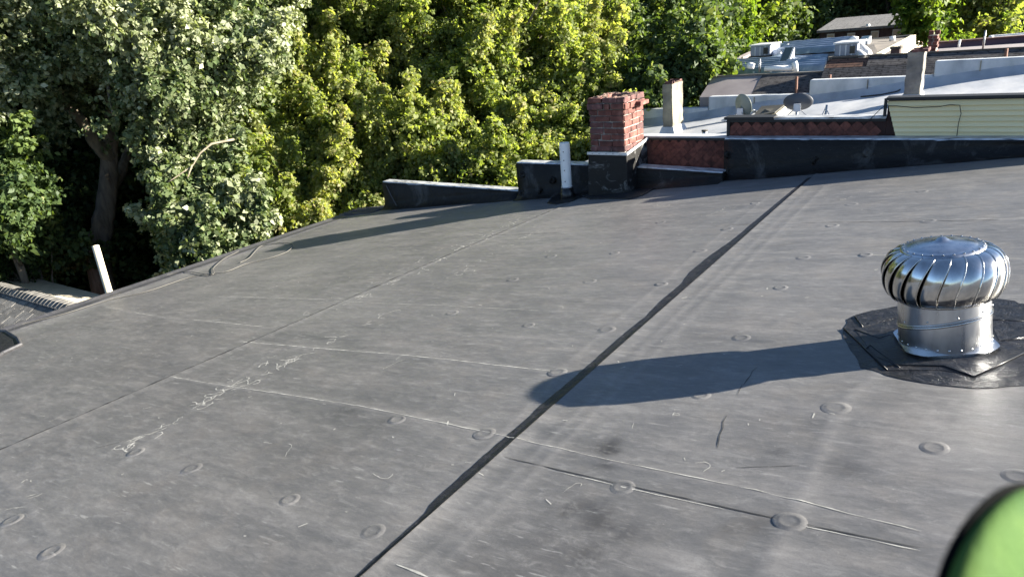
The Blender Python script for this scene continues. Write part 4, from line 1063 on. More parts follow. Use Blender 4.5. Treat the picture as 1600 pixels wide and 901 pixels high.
def skylight(u0, u1, vb, vt, label, lean=.35):
    a = on2(u0, vb); b = on2(u1, vb); y = min(a.y, b.y); a = atY(u0, vb, y); b = atY(u1, vb, y); T = atY(u0+8, vt, y+lean)
    t = thing('skylight', ((a.x+b.x)/2, y, a.z), label, 'skylight', 'tilted glass skylights on the far roofs')
    x0, x1 = a.x, b.x; z0_ = a.z; h_ = max(.12, T.z-z0_)
    MB().hexa([(x0, y, z0_-.03), (x1, y, z0_-.03), (x1, y+lean, z0_-.03), (x0, y+lean, z0_-.03)], [(x0, y, z0_+.03), (x1, y, z0_+.03), (x1, y+lean, z0_+h_), (x0, y+lean, z0_+h_)]).build('frame', M['white_metal'], t)
    e = .03; k = h_/lean
    n_ = 2 if h_ > .35 else 1
    for i in range(n_):
        s0, s1 = i/n_+.04, (i+1)/n_-.04
        f_ = lambda s_: (y+lean*s_, z0_+.03+(h_-.03)*s_+.012)
        (ya, za), (yb, zb_) = f_(s0), f_(s1)
        MB().hexa([(x0+e, ya, za-.02), (x1-e, ya, za-.02), (x1-e, yb, zb_-.02), (x0+e, yb, zb_-.02)], [(x0+e, ya, za), (x1-e, ya, za), (x1-e, yb, zb_), (x0+e, yb, zb_)]).build('pane', M['skylight'], t)
skylight(1214, 1231, 104, 75, 'tall dark double skylight standing in the middle of the ribbed roof', .5)
skylight(1213, 1226, 80, 69, 'small dark skylight above and left of the double one', .4)
skylight(1341, 1356, 68, 58, 'small dark skylight with pale sides in front of the dark brick building', .4)
# conduit clutter
for i, (pts, r, lab) in enumerate([([(1195, 108), (1215, 107), (1238, 107)], .05, 'pale pipe run along the lower edge of the ribbed roof'), ([(1205, 92), (1216, 89), (1222, 84)], .05, 'bent pale conduit beside the left rooftop unit'), ([(1243, 112), (1243, 103), (1241, 97)], .05, 'upright white vent pipe in front of the ribbed roof'), ([(1172, 107), (1174, 99)], .07, 'white vent hood at the lower left of the ribbed roof'), ([(1187, 113), (1187, 92)], .02, 'thin dark mast before the left rooftop unit'), ([(1327, 66), (1333, 60), (1340, 62)], .05, 'pale ducting on top of the large grey unit')]):
    y = 13.6 if i in (0, 2, 3, 4) else (17.2 if i == 1 else 16.5)
    q = [atY(u, v, y) for u, v in pts]
    tag(MB().tube(q, r, 8).build('pipe', M['pvc'] if i != 4 else M['steel'], None, True), lab, 'pipe')

# felt valley roof to the right of the unit and the cream gable wall
h4 = thing('row_house', (-2.2, 19.5, -9), 'row house with brown felt roof rising to a pale cream side wall', 'house', 'row houses behind the dark roof')
A_, B_, C_, D_ = atY(1350, 89, 15.4), atY(1392, 84, 15.4), atY(1423, 59, 21.4), atY(1362, 62, 20.9)
quadslab(MB(), [A_, B_, C_, D_], .3).build('roof', M['dark_felt'], h4)
quadslab(MB(), [atY(1362, 63, 21.2), atY(1420, 56, 21.5), atY(1424, 54, 22.3), atY(1360, 60, 22.0)], .4).build('rear_wall', M['black_trim'], h4)
P1, P2, P3, P4 = atY(1375, 86, 14.6), atY(1423, 90, 16.5), atY(1424, 56, 21.8), atY(1392, 70, 18.0)
mb = MB(); W_ = [atY(1380, 88, 15.0), atY(1420, 88, 15.0), atY(1424, 55, 21.8)]
mb.add([atY(1368, 84, 15.3), atY(1418, 96, 15.3), atY(1424, 86, 21.8), atY(1424, 55, 21.8), atY(1368, 84, 15.3)+Vector((.1, 0, 0)), atY(1418, 96, 15.3)+Vector((.1, 0, 0)), atY(1424, 86, 21.8)+Vector((.1, 0, 0)), atY(1424, 55, 21.8)+Vector((.1, 0, 0))],
       [(0, 3, 2, 1), (4, 5, 6, 7), (0, 1, 5, 4), (1, 2, 6, 5), (2, 3, 7, 6), (3, 0, 4, 7)])
mb.build('side_wall', M['cream'], h4)
MB().box(Vector((-1.9, 18.5, -5.5)), (1.6, 5.8, 6.6)).build('wall', M['concrete'], h4)
b = atY(1398, 86, 14.4); t = thing('chimney', b, 'stubby dark chimney in front of the pale cream side wall', 'chimney')
MB().box(b+Vector((0, .1, -.02)), (.14, .2, .24)).build('shaft', M['house_brick'], t); MB().box(b+Vector((0, .1, .115)), (.17, .23, .035)).build('cap', M['hatch_black'], t)
tag(MB().tube([atY(1394, 64, 20), atY(1394.5, 57, 20)], .07, 8).build('pipe', M['pvc'], None, True), 'white vent pipe on the brown felt roof below the dark building', 'pipe')

# ================================================================= DARK BRICK BUILDING FAR BACK
def farhouse():
    y = 27.0
    bl, br = atY(1280, 68, y), atY(1419, 58, y); tl, tr = atY(1283, 51, y), atY(1417, 41.5, y)
    zt = (tl.z+tr.z)/2; x0, x1 = bl.x, br.x
    t = thing('brick_building', ((x0+x1)/2, y+2, -9), 'dark brick building with grey shingle roof and four curtained windows', 'building')
    yb = y+4.2
    MB().hexa([(x0, y, -9), (x1, y, -9), (x1, yb, -9), (x0, yb, -9)], [(x0, y, zt), (x1, y, zt), (x1, yb, zt+.05), (x0, yb, zt+.05)]).build('wall', M['house_brick'], t)
    yr = 29.0; rl = atY(1297, 34, yr); rr = atY(1428, 22, yr)
    zr = (rl.z+rr.z)/2
    mb = MB(); P = [(x0-.08, y-.1, zt-.01), (x1+.05, y-.1, zt-.01), (x1+.05, yr, zr), (x0+.1, yr, zr), (x0-.08, yb, zt-.01), (x1+.05, yb, zt-.01)]
    mb.add([Vector(p)+Vector((0, 0, d_)) for d_ in (0, .08) for p in P], [(6, 7, 8, 9), (9, 8, 11, 10), (0, 3, 2, 1), (3, 4, 5, 2), (0, 1, 7, 6), (5, 4, 10, 11), (1, 2, 8, 7), (2, 5, 11, 8), (0, 6, 9, 3), (3, 9, 10, 4)])
    mb.build('roof', M['shingle_grey'], t, uv=lambda co: (co.x, co.y*1.2))
    # gable parapet at the right, pale and patchy
    gx = x1+.06
    MB().prism([(gx, y-.15, zt-1.2), (gx, yr, zt-1.2), (gx, yb, zt-1.2), (gx, yb, zt+.1), (gx, yr, zr+.16), (gx, y-.15, zt+.08)], (.16, 0, 0)).build('gable_parapet', M['gable'], t)
    for u, v in ((1298, 59), (1330, 57.5), (1367, 54.5), (1401, 52)):
        p = atY(u, v, y); w_, h_ = .235, .24
        f_ = MB().box((p.x, y-.02, p.z), (w_, .05, h_)).build('window', M['pale_frame'], t)
        MB().box((p.x, y-.048, p.z-.01), (w_*.82, .012, h_*.82)).build('pane', M['curtain'], f_)
        MB().box((p.x, y-.06, p.z-h_/2-.02), (w_*1.15, .08, .035)).build('sill', M['pale_frame'], f_)
    for u, v, hh in ((1356, 47, 9), (1411, 41, 20)):
        a = atY(u, v, y+.1); b = atY(u+.5, v-hh, y+.1); tag(MB().tube([a-Vector((0, 0, .1)), b], .06 if hh < 15 else .035, 8).build('vent_pipe', M['pvc'], None, True), 'white vent pipe low on the grey shingle roof' if hh < 15 else 'tall thin pipe at the right of the grey shingle roof', 'pipe')
M['gable'] = noisy('flaking_gable', [(.38, (.20, .08, .05)), (.5, (.42, .36, .27)), (.62, (.60, .58, .52))], 3.5, (.8, .95), .4)
farhouse()

# ================================================================= RIGHT SIDE: more roofs, a brick chimney
h5 = thing('row_house', (.5, 18, -9), 'low row house with mauve roof and maroon clad upstand at the far right', 'house', 'row houses behind the dark roof')
a, b = atY(1462, 86, 15.2), atY(1600, 76.5, 15.2)
z_a = a.z
sl_ = (b.z-a.z)/(b.x-a.x)
zf5 = lambda x: a.z+sl_*(x-a.x)
c_, d_ = atY(1462, 76, 17.6), atY(1600, 67, 17.6)
quadslab(MB(), [a, a+(b-a)*4, c_+(d_-c_)*4, c_], .2).build('roof', M['mauve_felt'], h5)
MB().hexa([a+Vector((0, -.15, -.3)), a+(b-a)*4+Vector((0, -.15, -.3)), a+(b-a)*4+Vector((0, 0, -.3)), a+Vector((0, 0, -.3))], [a+Vector((0, -.15, .015)), a+(b-a)*4+Vector((0, -.15, .015)), a+(b-a)*4+Vector((0, 0, .02)), a+Vector((0, 0, .02))]).build('front_kerb', M['black_trim'], h5)
e_, f_ = atY(1462, 68.5, 17.6), atY(1600, 58, 17.6)
MB().hexa([c_, c_+(d_-c_)*4, c_+(d_-c_)*4+Vector((0, .2, 0)), c_+Vector((0, .2, 0))], [e_, e_+(f_-e_)*4, e_+(f_-e_)*4+Vector((0, .2, 0)), e_+Vector((0, .2, 0))]).build('upstand', M['purple_wall'], h5)
MB().hexa([e_+Vector((0, -.04, 0)), e_+(f_-e_)*4+Vector((0, -.04, 0)), e_+(f_-e_)*4+Vector((0, .24, 0)), e_+Vector((0, .24, 0))], [e_+Vector((0, -.04, .03)), e_+(f_-e_)*4+Vector((0, -.04, .03)), e_+(f_-e_)*4+Vector((0, .24, .03)), e_+Vector((0, .24, .03))]).build('upstand_cap', M['old_brick'], h5)
MB().box((1.9, 17, -5.6), (6.8, 3.5, 6.8)).build('wall', M['concrete'], h5)
h6 = thing('row_house', (1, 22, -9), 'farthest pale roof corner behind the maroon upstand at the right edge', 'house', 'row houses behind the dark roof')
a, b, c_, d_ = atY(1546, 62, 20), atY(1600, 57, 20), atY(1600, 54, 22), atY(1548, 58, 22)
quadslab(MB(), [a, a+(b-a)*6, d_+(c_-d_)*6, d_], .15).build('roof', M['silver'], h6)
a, b = atY(1548, 56, 22.2), atY(1600, 52, 22.2)
MB().hexa([d_+Vector((0, .02, -.3)), d_+(c_-d_)*6+Vector((0, .02, -.3)), d_+(c_-d_)*6+Vector((0, .2, -.3)), d_+Vector((0, .2, -.3))], [a, a+(b-a)*6, a+(b-a)*6+Vector((0, .2, 0)), a+Vector((0, .2, 0))]).build('parapet', M['silver_wall'], h6)
MB().box((4.5, 21.5, -5.7), (9, 2.6, 6.8)).build('wall', M['concrete'], h6)
a = atY(1462, 66, 20.0); MB().hexa([a+Vector((0, 0, -.6)), (.0, 20, -1.8), (.0, 20.3, -1.8), a+Vector((0, .3, -.6))], [a, (atY(1545, 62, 20)), atY(1545, 62, 20)+Vector((0, .3, 0)), a+Vector((0, .3, 0))]).build('side_parapet', M['black_trim'], h6)
def brick2():
    y = 14.9; bl, br = atY(1449, 96, y), atY(1466, 95, y); tl = atY(1450, 54, y)
    w = .24; x0 = atY(1450, 70, y).x; x1 = atY(1464, 70, y).x; w = x1-x0; c = Vector(((x0+x1)/2, y+.16, 0))
    t = thing('brick_chimney', (c.x, c.y, bl.z), 'small weathered brick chimney just behind the thick grey chimney', 'chimney')
    MB().box((c.x, c.y, (bl.z+tl.z)/2-.01), (w-.02, .30, tl.z-bl.z-.02)).build('core', M['mortar'], t)
    me1 = MB().box((0, 0, 0), (w*.47, .32, .045)).mesh('brick', M['brick']); me2 = MB().box((0, 0, 0), (w*.47, .32, .045)).mesh('brick', M['old_brick'])
    z = bl.z+.09; r = 0
    while z < tl.z-.02:
        ex = .018 if tl.z-z < .16 else 0
        for s_ in (-1, 1):
            o = link('brick', random.choice((me1, me2)), t); o.matrix_parent_inverse = Matrix.Translation(-Vector(t.location)); o.location = (c.x+s_*(w*.245+ex*.5)+(.01 if r % 2 else -.01), c.y-ex*.5, z); o.rotation_euler.z = random.gauss(0, .02)
        z += .052; r += 1
    MB().box((c.x, c.y, bl.z+.03), (w+.07, .40, .06)).build('base_ledge', M['cream'], t)
    for s_ in (-1, 1): MB().box((c.x+s_*.05, c.y, tl.z+.02), (.07, .1, .07)).build('loose_brick', M['brick'], t)
brick2()
tag(MB().tube([atY(1535, 82, 15), atY(1540, 48, 15)], .016, 6).build('pole', M['steel'], None, True), 'thin grey pole standing before the maroon upstand', 'pole')
tag(MB().tube([atY(1498, 74, 17), atY(1500, 62, 17)], .02, 6).build('pole', M['pvc'], None, True), 'short white post beside the weeds on the mauve roof', 'pole')
tag(MB().tube([atY(1547, 63, 18.5), atY(1549, 56, 18.5)], .045, 6).build('pole', M['pvc'], None, True), 'stubby white post on the maroon upstand', 'pole')

# ================================================================= LOW ROOF BEYOND THE EAVE
def lowroof():
    # ridge from R0 to R1 (beyond and below our eave)
    z = -3.1; R0, R1 = atZ(-60, 431, z), atZ(116, 481, z)
    d = (R1-R0).normalized(); nrm = Vector((-d.y, d.x, 0))
    if nrm.dot(Vector((0, 0, 0))-R0) < 0: nrm = -nrm      # towards the camera
    t = thing('shed_roof', R1, 'lower neighbouring roof with grey shingles and a pale sunlit far slope below the roof edge', 'roof')
    L = (R1-R0).length+3.0
    a = R0; down = nrm*.93-Vector((0, 0, .36)); downb = -nrm*.93-Vector((0, 0, .14))
    mb = MB(); quadslab(mb, [a, a+d*L, atZ(420, 527, z-.22), atZ(-60, 405, z-.22)], .1); mb.f = [tuple(reversed(f)) for f in mb.f]; mb.build('far_slope', M['low_sunlit_tan'], t)
    mb = MB(); quadslab(mb, [a-Vector((0, 0, .02)), a+down*4-Vector((0, 0, .02)), a+d*L+down*4-Vector((0, 0, .02)), a+d*L-Vector((0, 0, .02))], .1); mb.build('near_slope', M['shingle_grey'], t)
    # lapped shingles on the near slope
    sw, sh = .30, .15; up_n = d.cross(down.normalized()); up_n = up_n if up_n.z > 0 else -up_n
    dn = down.normalized()
    me = {}
    for k in range(3):
        m_ = MB().box((0, 0, 0), (sw-.012-.02*k*.3, sh*1.25, .014)); me[k] = m_.mesh('shingle', M['low_shingle'])
    rot = Matrix((d, dn, up_n)).transposed()
    tilt = rot @ Matrix.Rotation(-.05, 3, 'X')
    r0 = int(max(0, (R1-R0).length-3.2)/sw)
    for r in range(12):
        for c in range(14):
            s_ = (R1-R0).length-2.9+(c+.5*(r % 2))*sw
            p = a+d*s_+dn*(sh*(r+.6))+up_n*.016
            o = link('shingle', me[random.randint(0, 2)], t); o.matrix_basis = Matrix.Translation(p+up_n*random.uniform(0, .004)) @ tilt.to_4x4()
    cap = MB().hexa([(-.07, -.14, -.03), (.07, -.14, -.03), (.07, .14, -.03), (-.07, .14, -.03)], [(-.06, -.05, .02), (.09, -.05, .035), (.09, .05, .035), (-.06, .05, .02)]).mesh('ridge_cap', M['low_shingle'])
    rr = Matrix((d, nrm, Vector((0, 0, 1)))).transposed()
    for i in range(34):
        p = a+d*((R1-R0).length-2.9+i*.115)+Vector((0, 0, .03)); o = link('ridge_cap', cap, t); o.matrix_basis = Matrix.Translation(p) @ rr.to_4x4()
    q = a+d*(L/2)+nrm*1.0
    MB().box(Vector((q.x, q.y, (-9+z-2.0)/2)), (L*.9, 4.2, (z-2.0)+9), rr).build('wall', M['concrete'], t)
lowroof()

# ================================================================= TREES
def leaves_mesh(name, clumps, leaf, m, sprays=10, per=9, seed=0, droop=.25, spread=1.0, stray=.06):
    """clumps: array (n,5): x y z radius tone. Leaves hang along short twigs that radiate inside every clump."""
    r = np.random.default_rng(seed); C = np.asarray(clumps, dtype=np.float64); n = len(C)
    ns = n*sprays
    ci = np.repeat(np.arange(n), sprays)
    d = r.normal(size=(ns, 3)); d[:, 2] = d[:, 2]*.75+.18; d /= np.linalg.norm(d, axis=1)[:, None]
    start = C[ci, :3]+d*(C[ci, 3]*r.uniform(.05, .55, ns))[:, None]
    L = C[ci, 3]*r.uniform(.35, .95, ns)*spread
    li = np.repeat(np.arange(ns), per); s = r.uniform(0, 1, ns*per)**.8
    P = start[li]+d[li]*(L[li]*s)[:, None]; P[:, 2] -= droop*L[li]*s**2
    P += r.normal(size=P.shape)*leaf*.45
    k = len(P)
    out = (P-C[ci[li], :3]); out /= np.linalg.norm(out, axis=1)[:, None]+1e-9
    nr = out*.7+r.normal(size=(k, 3))*.75+np.array([0, 0, .55]); nr /= np.linalg.norm(nr, axis=1)[:, None]
    ax = d[li]*.7+r.normal(size=(k, 3))*.6+np.array([0, 0, -.45]); ax -= nr*(ax*nr).sum(1)[:, None]; ax /= np.linalg.norm(ax, axis=1)[:, None]+1e-9
    sd = np.cross(nr, ax)
    sz = leaf*r.uniform(.45, 1.35, k)[:, None]
    w = .34
    base = P-ax*sz*.5; tip = P+ax*sz*.5-nr*sz*.12; lf = P+sd*sz*w+nr*sz*.10; rt = P-sd*sz*w+nr*sz*.10
    V = np.stack([base, rt, tip, lf], 1).reshape(-1, 3).astype(np.float32)
    me = bpy.data.meshes.new(name)
    me.vertices.add(k*4); me.vertices.foreach_set('co', V.ravel())
    me.loops.add(k*4); me.loops.foreach_set('vertex_index', np.arange(k*4, dtype=np.int32))
    me.polygons.add(k); me.polygons.foreach_set('loop_start', np.arange(0, k*4, 4, dtype=np.int32)); me.polygons.foreach_set('loop_total', np.full(k, 4, dtype=np.int32))
    me.update(calc_edges=True)
    tone = np.clip(C[ci[li], 4]*.55+r.beta(2, 2.2, k)*.5+(r.random(k) < stray)*.35, 0, 1)
    at = me.attributes.new('var', 'FLOAT', 'FACE'); at.data.foreach_set('value', tone.astype(np.float32))
    me.materials.append(m); return me
def clump_cloud(lobes, rad=(.35, .6), seed=0, tone=(.2, .9), shoots=True):
    r = np.random.default_rng(seed); out = []
    for (cx, cy, cz, rx, ry, rz, n) in lobes:
        d = r.normal(size=(n, 3)); d /= np.linalg.norm(d, axis=1)[:, None]
        rr = r.uniform(.35, 1.15, n)**.6
        bump = 1+.20*np.sin(d[:, 0]*5+cx)+.18*np.sin(d[:, 1]*6+cy)+.16*np.sin(d[:, 2]*7+cz)
        p = np.array([cx, cy, cz])+d*rr[:, None]*bump[:, None]*np.array([rx, ry, rz])
        q = r.uniform(rad[0], rad[1]*1.12, n); t_ = r.uniform(tone[0], tone[1], n)
        out.append(np.column_stack([p, q, t_]))
        if shoots:                       # boughs that stick out of the crown, thinning towards their tips
            pick = np.nonzero((rr > .8) & (d[:, 2] > -.35))[0][::2]
            for i in pick:
                up_ = d[i]*.55+np.array([0, 0, .75])+r.normal(size=3)*.22
                for k_ in range(1, 4):
                    out.append(np.array([[*(p[i]+up_*q[i]*.62*k_), q[i]*(1-.24*k_), min(1, t_[i]+.08*k_)]]))
    return np.concatenate(out)
def limb_tube(mb, pts, r0, r1, k=8, wob=.06):
    pts = [Vector(p) for p in pts]; out = []; rs = []
    n_ = 5*(len(pts)-1)
    for i in range(n_+1):
        s_ = i/n_*(len(pts)-1); a = min(int(s_), len(pts)-2); f_ = s_-a
        p = pts[a].lerp(pts[a+1], f_)+Vector((random.gauss(0, wob*r0), random.gauss(0, wob*r0), 0)); out.append(p); rs.append(r0+(r1-r0)*i/n_)
    mb.tube(out, rs, k)
def tree(name, label, base, crown_c, lobes, leaf, m, bark, clump_rad, sprays, per, trunk_r=.18, seed=1, group=None, limbs=8, droop=.25, trunk_pts=None, tone=(.2, .9), stray=.06, cat='tree'):
    base = Vector(base); crown_c = Vector(crown_c)
    t = thing(name, base, label, cat, group)
    random.seed(seed)
    cl = clump_cloud(lobes, seed=seed, rad=clump_rad, tone=tone)
    me = leaves_mesh('crown', cl, leaf, m, sprays, per, seed, droop, stray=stray)
    link('crown', me, t)
    mb = MB(); pts = trunk_pts or [base, base.lerp(crown_c, .5)+Vector((random.uniform(-.3, .3), random.uniform(-.3, .3), 0)), crown_c]
    limb_tube(mb, pts, trunk_r, trunk_r*.35, 12); mb.build('trunk', bark, t, True)
    mb = MB(); idx = np.random.default_rng(seed).choice(len(cl), min(limbs, len(cl)), replace=False)
    for i in idx:
        e_ = Vector(cl[i, :3]); f_ = random.uniform(.35, .9); s_ = Vector(pts[-2]).lerp(Vector(pts[-1]), f_)
        mid_ = s_.lerp(e_, .5)+Vector((0, 0, .15*(e_-s_).length))
        limb_tube(mb, [s_, mid_, e_], trunk_r*.32, trunk_r*.06, 6, .1)
    mb.build('limbs', bark, t, True); return t
LD = 0.0
def lobe(u, v, D, rpx, rz=None, ry=None, n=60):
    D += LD; c = atD(u, v, D); r = rpx*D/F; return (c.x, c.y, c.z, r, (ry or 1)*r, (rz or 1)*r, n)
def gz(x, y): return float(terrain_z(np.array(x), np.array(y)))
def ground_at(u, v, D): c = atD(u, v, D); return Vector((c.x, c.y, gz(c.x, c.y)-.3))

# -- the tree with the bare forked trunk at the left
D1 = 15.4; LD = -1.2
tb = atD(140, 470, D1); base = Vector((tb.x, tb.y, gz(tb.x, tb.y)-.3))
tp = [base, atD(150, 400, D1), atD(165, 330, D1), atD(172, 245, D1), atD(172, 200, D1), atD(182, 100, D1+.3)]
t1 = tree('tree', 'tall silver-leaved tree with a thick forked trunk rising from the dark hollow', base, atD(182, 60, D1), 
     [lobe(60, 40, 16, 110, n=70), lobe(180, 30, 17, 120, n=80), lobe(290, 60, 14.3, 100, n=75), lobe(370, 20, 17, 90, n=50), lobe(100, 95, 16.5, 50, .5, n=24), lobe(265, 140, 13.4, 48, .7, n=26), lobe(365, 95, 13.6, 44, n=22), lobe(20, 130, 15, 70, n=40), lobe(-80, 40, 16, 120, n=40), lobe(200, -110, 17, 160, n=40), lobe(335, 170, 14.2, 32, .8, n=14)],
     .085, M['leaf_silver'], M['bark'], (.28, .5), 18, 17, trunk_r=.24, seed=11, trunk_pts=tp, limbs=26, tone=(.1, 1))
mb = MB(); limb_tube(mb, [atD(172, 247, D1), atD(150, 225, D1-.2), atD(130, 190, D1-.4), atD(100, 160, D1-.5), atD(75, 120, D1-.6)], .14, .06, 8, .05); mb.build('limb', M['bark_pale'], t1, True)
mb = MB(); limb_tube(mb, [atD(170, 300, D1+.2), atD(190, 268, D1+.4), atD(200, 235, D1+.7), atD(225, 150, D1+1)], .12, .05, 8, .05); mb.build('limb', M['bark'], t1, True)
LD = 0.0
# -- maple at the left margin
tree('tree', 'light green maple at the left margin beside the dark hollow', ground_at(-10, 400, 14), atD(-10, 280, 14), [lobe(-40, 240, 13.5, 52, n=36), lobe(5, 285, 13.2, 30, .6, n=22), lobe(0, 330, 13, 26, .5, n=14), lobe(-60, 330, 13.5, 60, n=16)], .09, M['leaf_mid'], M['bark'], (.26, .42), 16, 16, .12, 21, limbs=8, tone=(0, .6))
tree('bush', 'dark leafy bush at the left above the low shingled roof', ground_at(60, 410, 14.8), atD(60, 415, 14.8), [lobe(20, 400, 14.6, 45, .5, n=26), lobe(75, 395, 15, 50, .5, n=30), lobe(-40, 395, 14.6, 50, .6, n=14)], .10, M['leaf_mid'], M['bark'], (.22, .4), 11, 10, .06, 22, limbs=6, tone=(.05, .6), cat='bush')
LD = 0.8
# -- dark tree with a dead branch, before the hollow
t3 = tree('tree', 'dark green tree with pale leaf tufts and a bare grey branch sticking out', ground_at(340, 380, 13), atD(345, 300, 13),
     [lobe(325, 300, 12.0, 46, .8, n=64), lobe(300, 350, 11.6, 34, .8, n=40), lobe(345, 370, 11.2, 38, .7, n=44), lobe(305, 265, 12.2, 32, .6, n=20), lobe(355, 285, 12, 36, n=26), lobe(285, 400, 11.4, 20, .8, n=12)], .095, M['leaf_silver'], M['bark'], (.22, .38), 15, 14, .10, 31, limbs=14, tone=(0, .75))
mb = MB(); limb_tube(mb, [atD(365, 218, 11.9), atD(330, 225, 11.7), atD(312, 240, 11.6), atD(300, 260, 11.5), atD(262, 285, 11.5)], .020, .008, 6, .1); limb_tube(mb, [atD(300, 258, 11.5), atD(293, 278, 11.4)], .015, .007, 6, .1); mb.build('bare_branch', M['bark_pale'], t3, True)
LD = 2.6
# -- yellow-green pear tree
tree('tree', 'yellow-green tree with upright shoots rising behind the left end of the low roof edge', ground_at(480, 320, 14.4), atD(470, 200, 14.4),
     [lobe(455, 190, 11.6, 72, n=90), lobe(520, 160, 12.2, 70, n=76), lobe(445, 280, 11, 60, .9, n=84), lobe(520, 290, 10.8, 62, .7, n=70), lobe(580, 250, 11.2, 50, n=40), lobe(470, 110, 12, 42, n=30), lobe(415, 335, 10.6, 36, .5, n=28), lobe(480, 340, 10.4, 50, .5, n=34), lobe(600, 200, 12, 45, n=24), lobe(560, 340, 10.3, 40, .7, n=20)],
     .078, M['leaf_yellow'], M['bark'], (.22, .42), 20, 17, .09, 41, limbs=26, tone=(.25, 1), stray=.1)
LD = 0.4
# -- the big one in the middle
tree('tree', 'largest yellow-green tree behind the white pipe and the parapet', ground_at(760, 250, 15), atD(750, 90, 15),
     [lobe(640, 60, 15.5, 95, n=80), lobe(740, 40, 15, 100, n=90), lobe(840, 90, 15, 95, n=90), lobe(700, 150, 14, 85, n=85), lobe(800, 180, 13.8, 80, .9, n=80), lobe(650, 240, 13, 65, .8, n=60), lobe(740, 270, 12.6, 60, .6, n=55), lobe(830, 265, 12.8, 60, .6, n=50), lobe(890, 160, 14.5, 60, n=50), lobe(540, 50, 16, 80, n=55), lobe(480, 20, 16.5, 80, n=50), lobe(900, 230, 13.2, 45, .7, n=30), lobe(920, 40, 16, 60, n=34), lobe(700, -80, 16, 140, n=40), lobe(560, -60, 16.5, 110, n=30)],
     .080, M['leaf_yellow'], M['bark'], (.27, .50), 22, 18, .16, 51, limbs=40, tone=(.15, .9), stray=.07)
LD = 0.0
# -- darker tree to the right of it
tree('tree', 'dark green full tree behind the red brick chimney, reaching the silver roof', ground_at(1000, 160, 20), atD(1000, 70, 20),
     [lobe(960, 60, 20, 75, n=70), lobe(1040, 50, 19.5, 80, n=80), lobe(1010, 130, 18, 65, n=70), lobe(1078, 140, 15.2, 36, 1.0, n=46), lobe(1035, 140, 14.6, 40, .9, n=40), lobe(1095, 95, 16, 26, 1, n=24), lobe(940, 10, 21, 70, n=50), lobe(1060, 0, 21, 80, n=50), lobe(960, 150, 17, 45, n=36), lobe(880, 20, 20, 60, n=36)],
     .12, M['leaf_mid'], M['bark'], (.30, .55), 13, 14, .28, 61, limbs=20, tone=(0, .8))
tree('tree', 'bright lime and yellow tree behind the left rooftop unit', ground_at(1120, 90, 27), atD(1125, 40, 27),
     [lobe(1110, 40, 27, 42, 1.3, n=70), lobe(1140, 80, 26, 26, n=26), lobe(1105, 90, 26, 26, n=26), lobe(1125, -10, 28, 45, n=36)], .17, M['leaf_lime'], M['bark'], (.4, .65), 11, 11, .2, 71, limbs=10, tone=(.2, 1))
tree('tree', 'rounded mid green tree left of the dark brick building, thin stems below', ground_at(1195, 70, 31), atD(1195, 40, 31),
     [lobe(1190, 35, 31, 36, .8, n=50), lobe(1212, 58, 31, 26, n=22), lobe(1165, 60, 30, 22, n=18)], .2, M['leaf_mid'], M['bark_pale'], (.4, .7), 11, 11, .14, 81, limbs=10, tone=(.3, 1))
tree('tree', 'lime green leafy tree just right of the dark brick building', ground_at(1452, 60, 25), atD(1455, 20, 25), [lobe(1455, 15, 25, 26, n=34), lobe(1445, 40, 24.5, 20, n=22), lobe(1475, 5, 26, 20, n=16)], .17, M['leaf_lime'], M['bark_pale'], (.28, .5), 10, 10, .12, 91, limbs=8, tone=(.2, .9))
tree('tree', 'smaller olive green tree with yellowish top at the upper right', ground_at(1530, 50, 26), atD(1528, 30, 26), [lobe(1528, 22, 26, 30, .8, n=44), lobe(1560, 35, 26.5, 18, n=16), lobe(1500, 35, 27, 22, n=20), lobe(1535, 45, 25.5, 22, .6, n=14)], .15, M['leaf_yellow'], M['bark_pale'], (.28, .5), 10, 10, .12, 92, limbs=10, tone=(.2, .9))
# weeds on the far roof
for u, v, D, lab in ((1484, 77, 18, 'weeds growing on the mauve roof near the small brick chimney'), (1505, 62, 20, 'leafy sapling behind the maroon upstand')):
    c = atD(u, v, D); cl = np.array([[c.x+random.gauss(0, .1), c.y+random.gauss(0, .1), c.z+random.uniform(-.05, .12), .16, .8] for _ in range(7)])
    o = link('weeds', leaves_mesh('weeds', cl, .07, M['leaf_lime'], 8, 6, 5)); tag(o, lab, 'weeds')

# -- trees farther up the wooded slope: four kinds shared by many
def generic(seed, m, H=9.0, R=3.4, leaf=.17):
    r = np.random.default_rng(seed); lobes = [(r.uniform(-1, 1)*R*.45, r.uniform(-1, 1)*R*.45, H*r.uniform(.35, .85), R*r.uniform(.45, .7), R*r.uniform(.45, .7), R*r.uniform(.4, .65), 30) for _ in range(8)]
    lobes.append((0, 0, H*.25, R*.8, R*.8, R*.5, 26))
    cl = clump_cloud(lobes, seed=seed, rad=(.55, .95), tone=(0, .9)); me = leaves_mesh('crown', cl, leaf, m, 13, 11, seed, .2)
    random.seed(seed); mb = MB(); limb_tube(mb, [(0, 0, -1.5), (.2, .1, H*.4), (0, 0, H*.85)], .24, .06, 8)
    for i in range(6):
        e_ = Vector(cl[i*25 % len(cl), :3]); limb_tube(mb, [(0, 0, H*.3), e_*.5+Vector((0, 0, H*.2)), e_], .09, .02, 6)
    return me, mb.mesh('trunk', M['bark'], True)
kinds = [generic(101, M['leaf_dark']), generic(102, M['leaf_dark'], 10), generic(103, M['leaf_mid'], 8.5), generic(104, M['leaf_silver'], 9.5)]
random.seed(5)
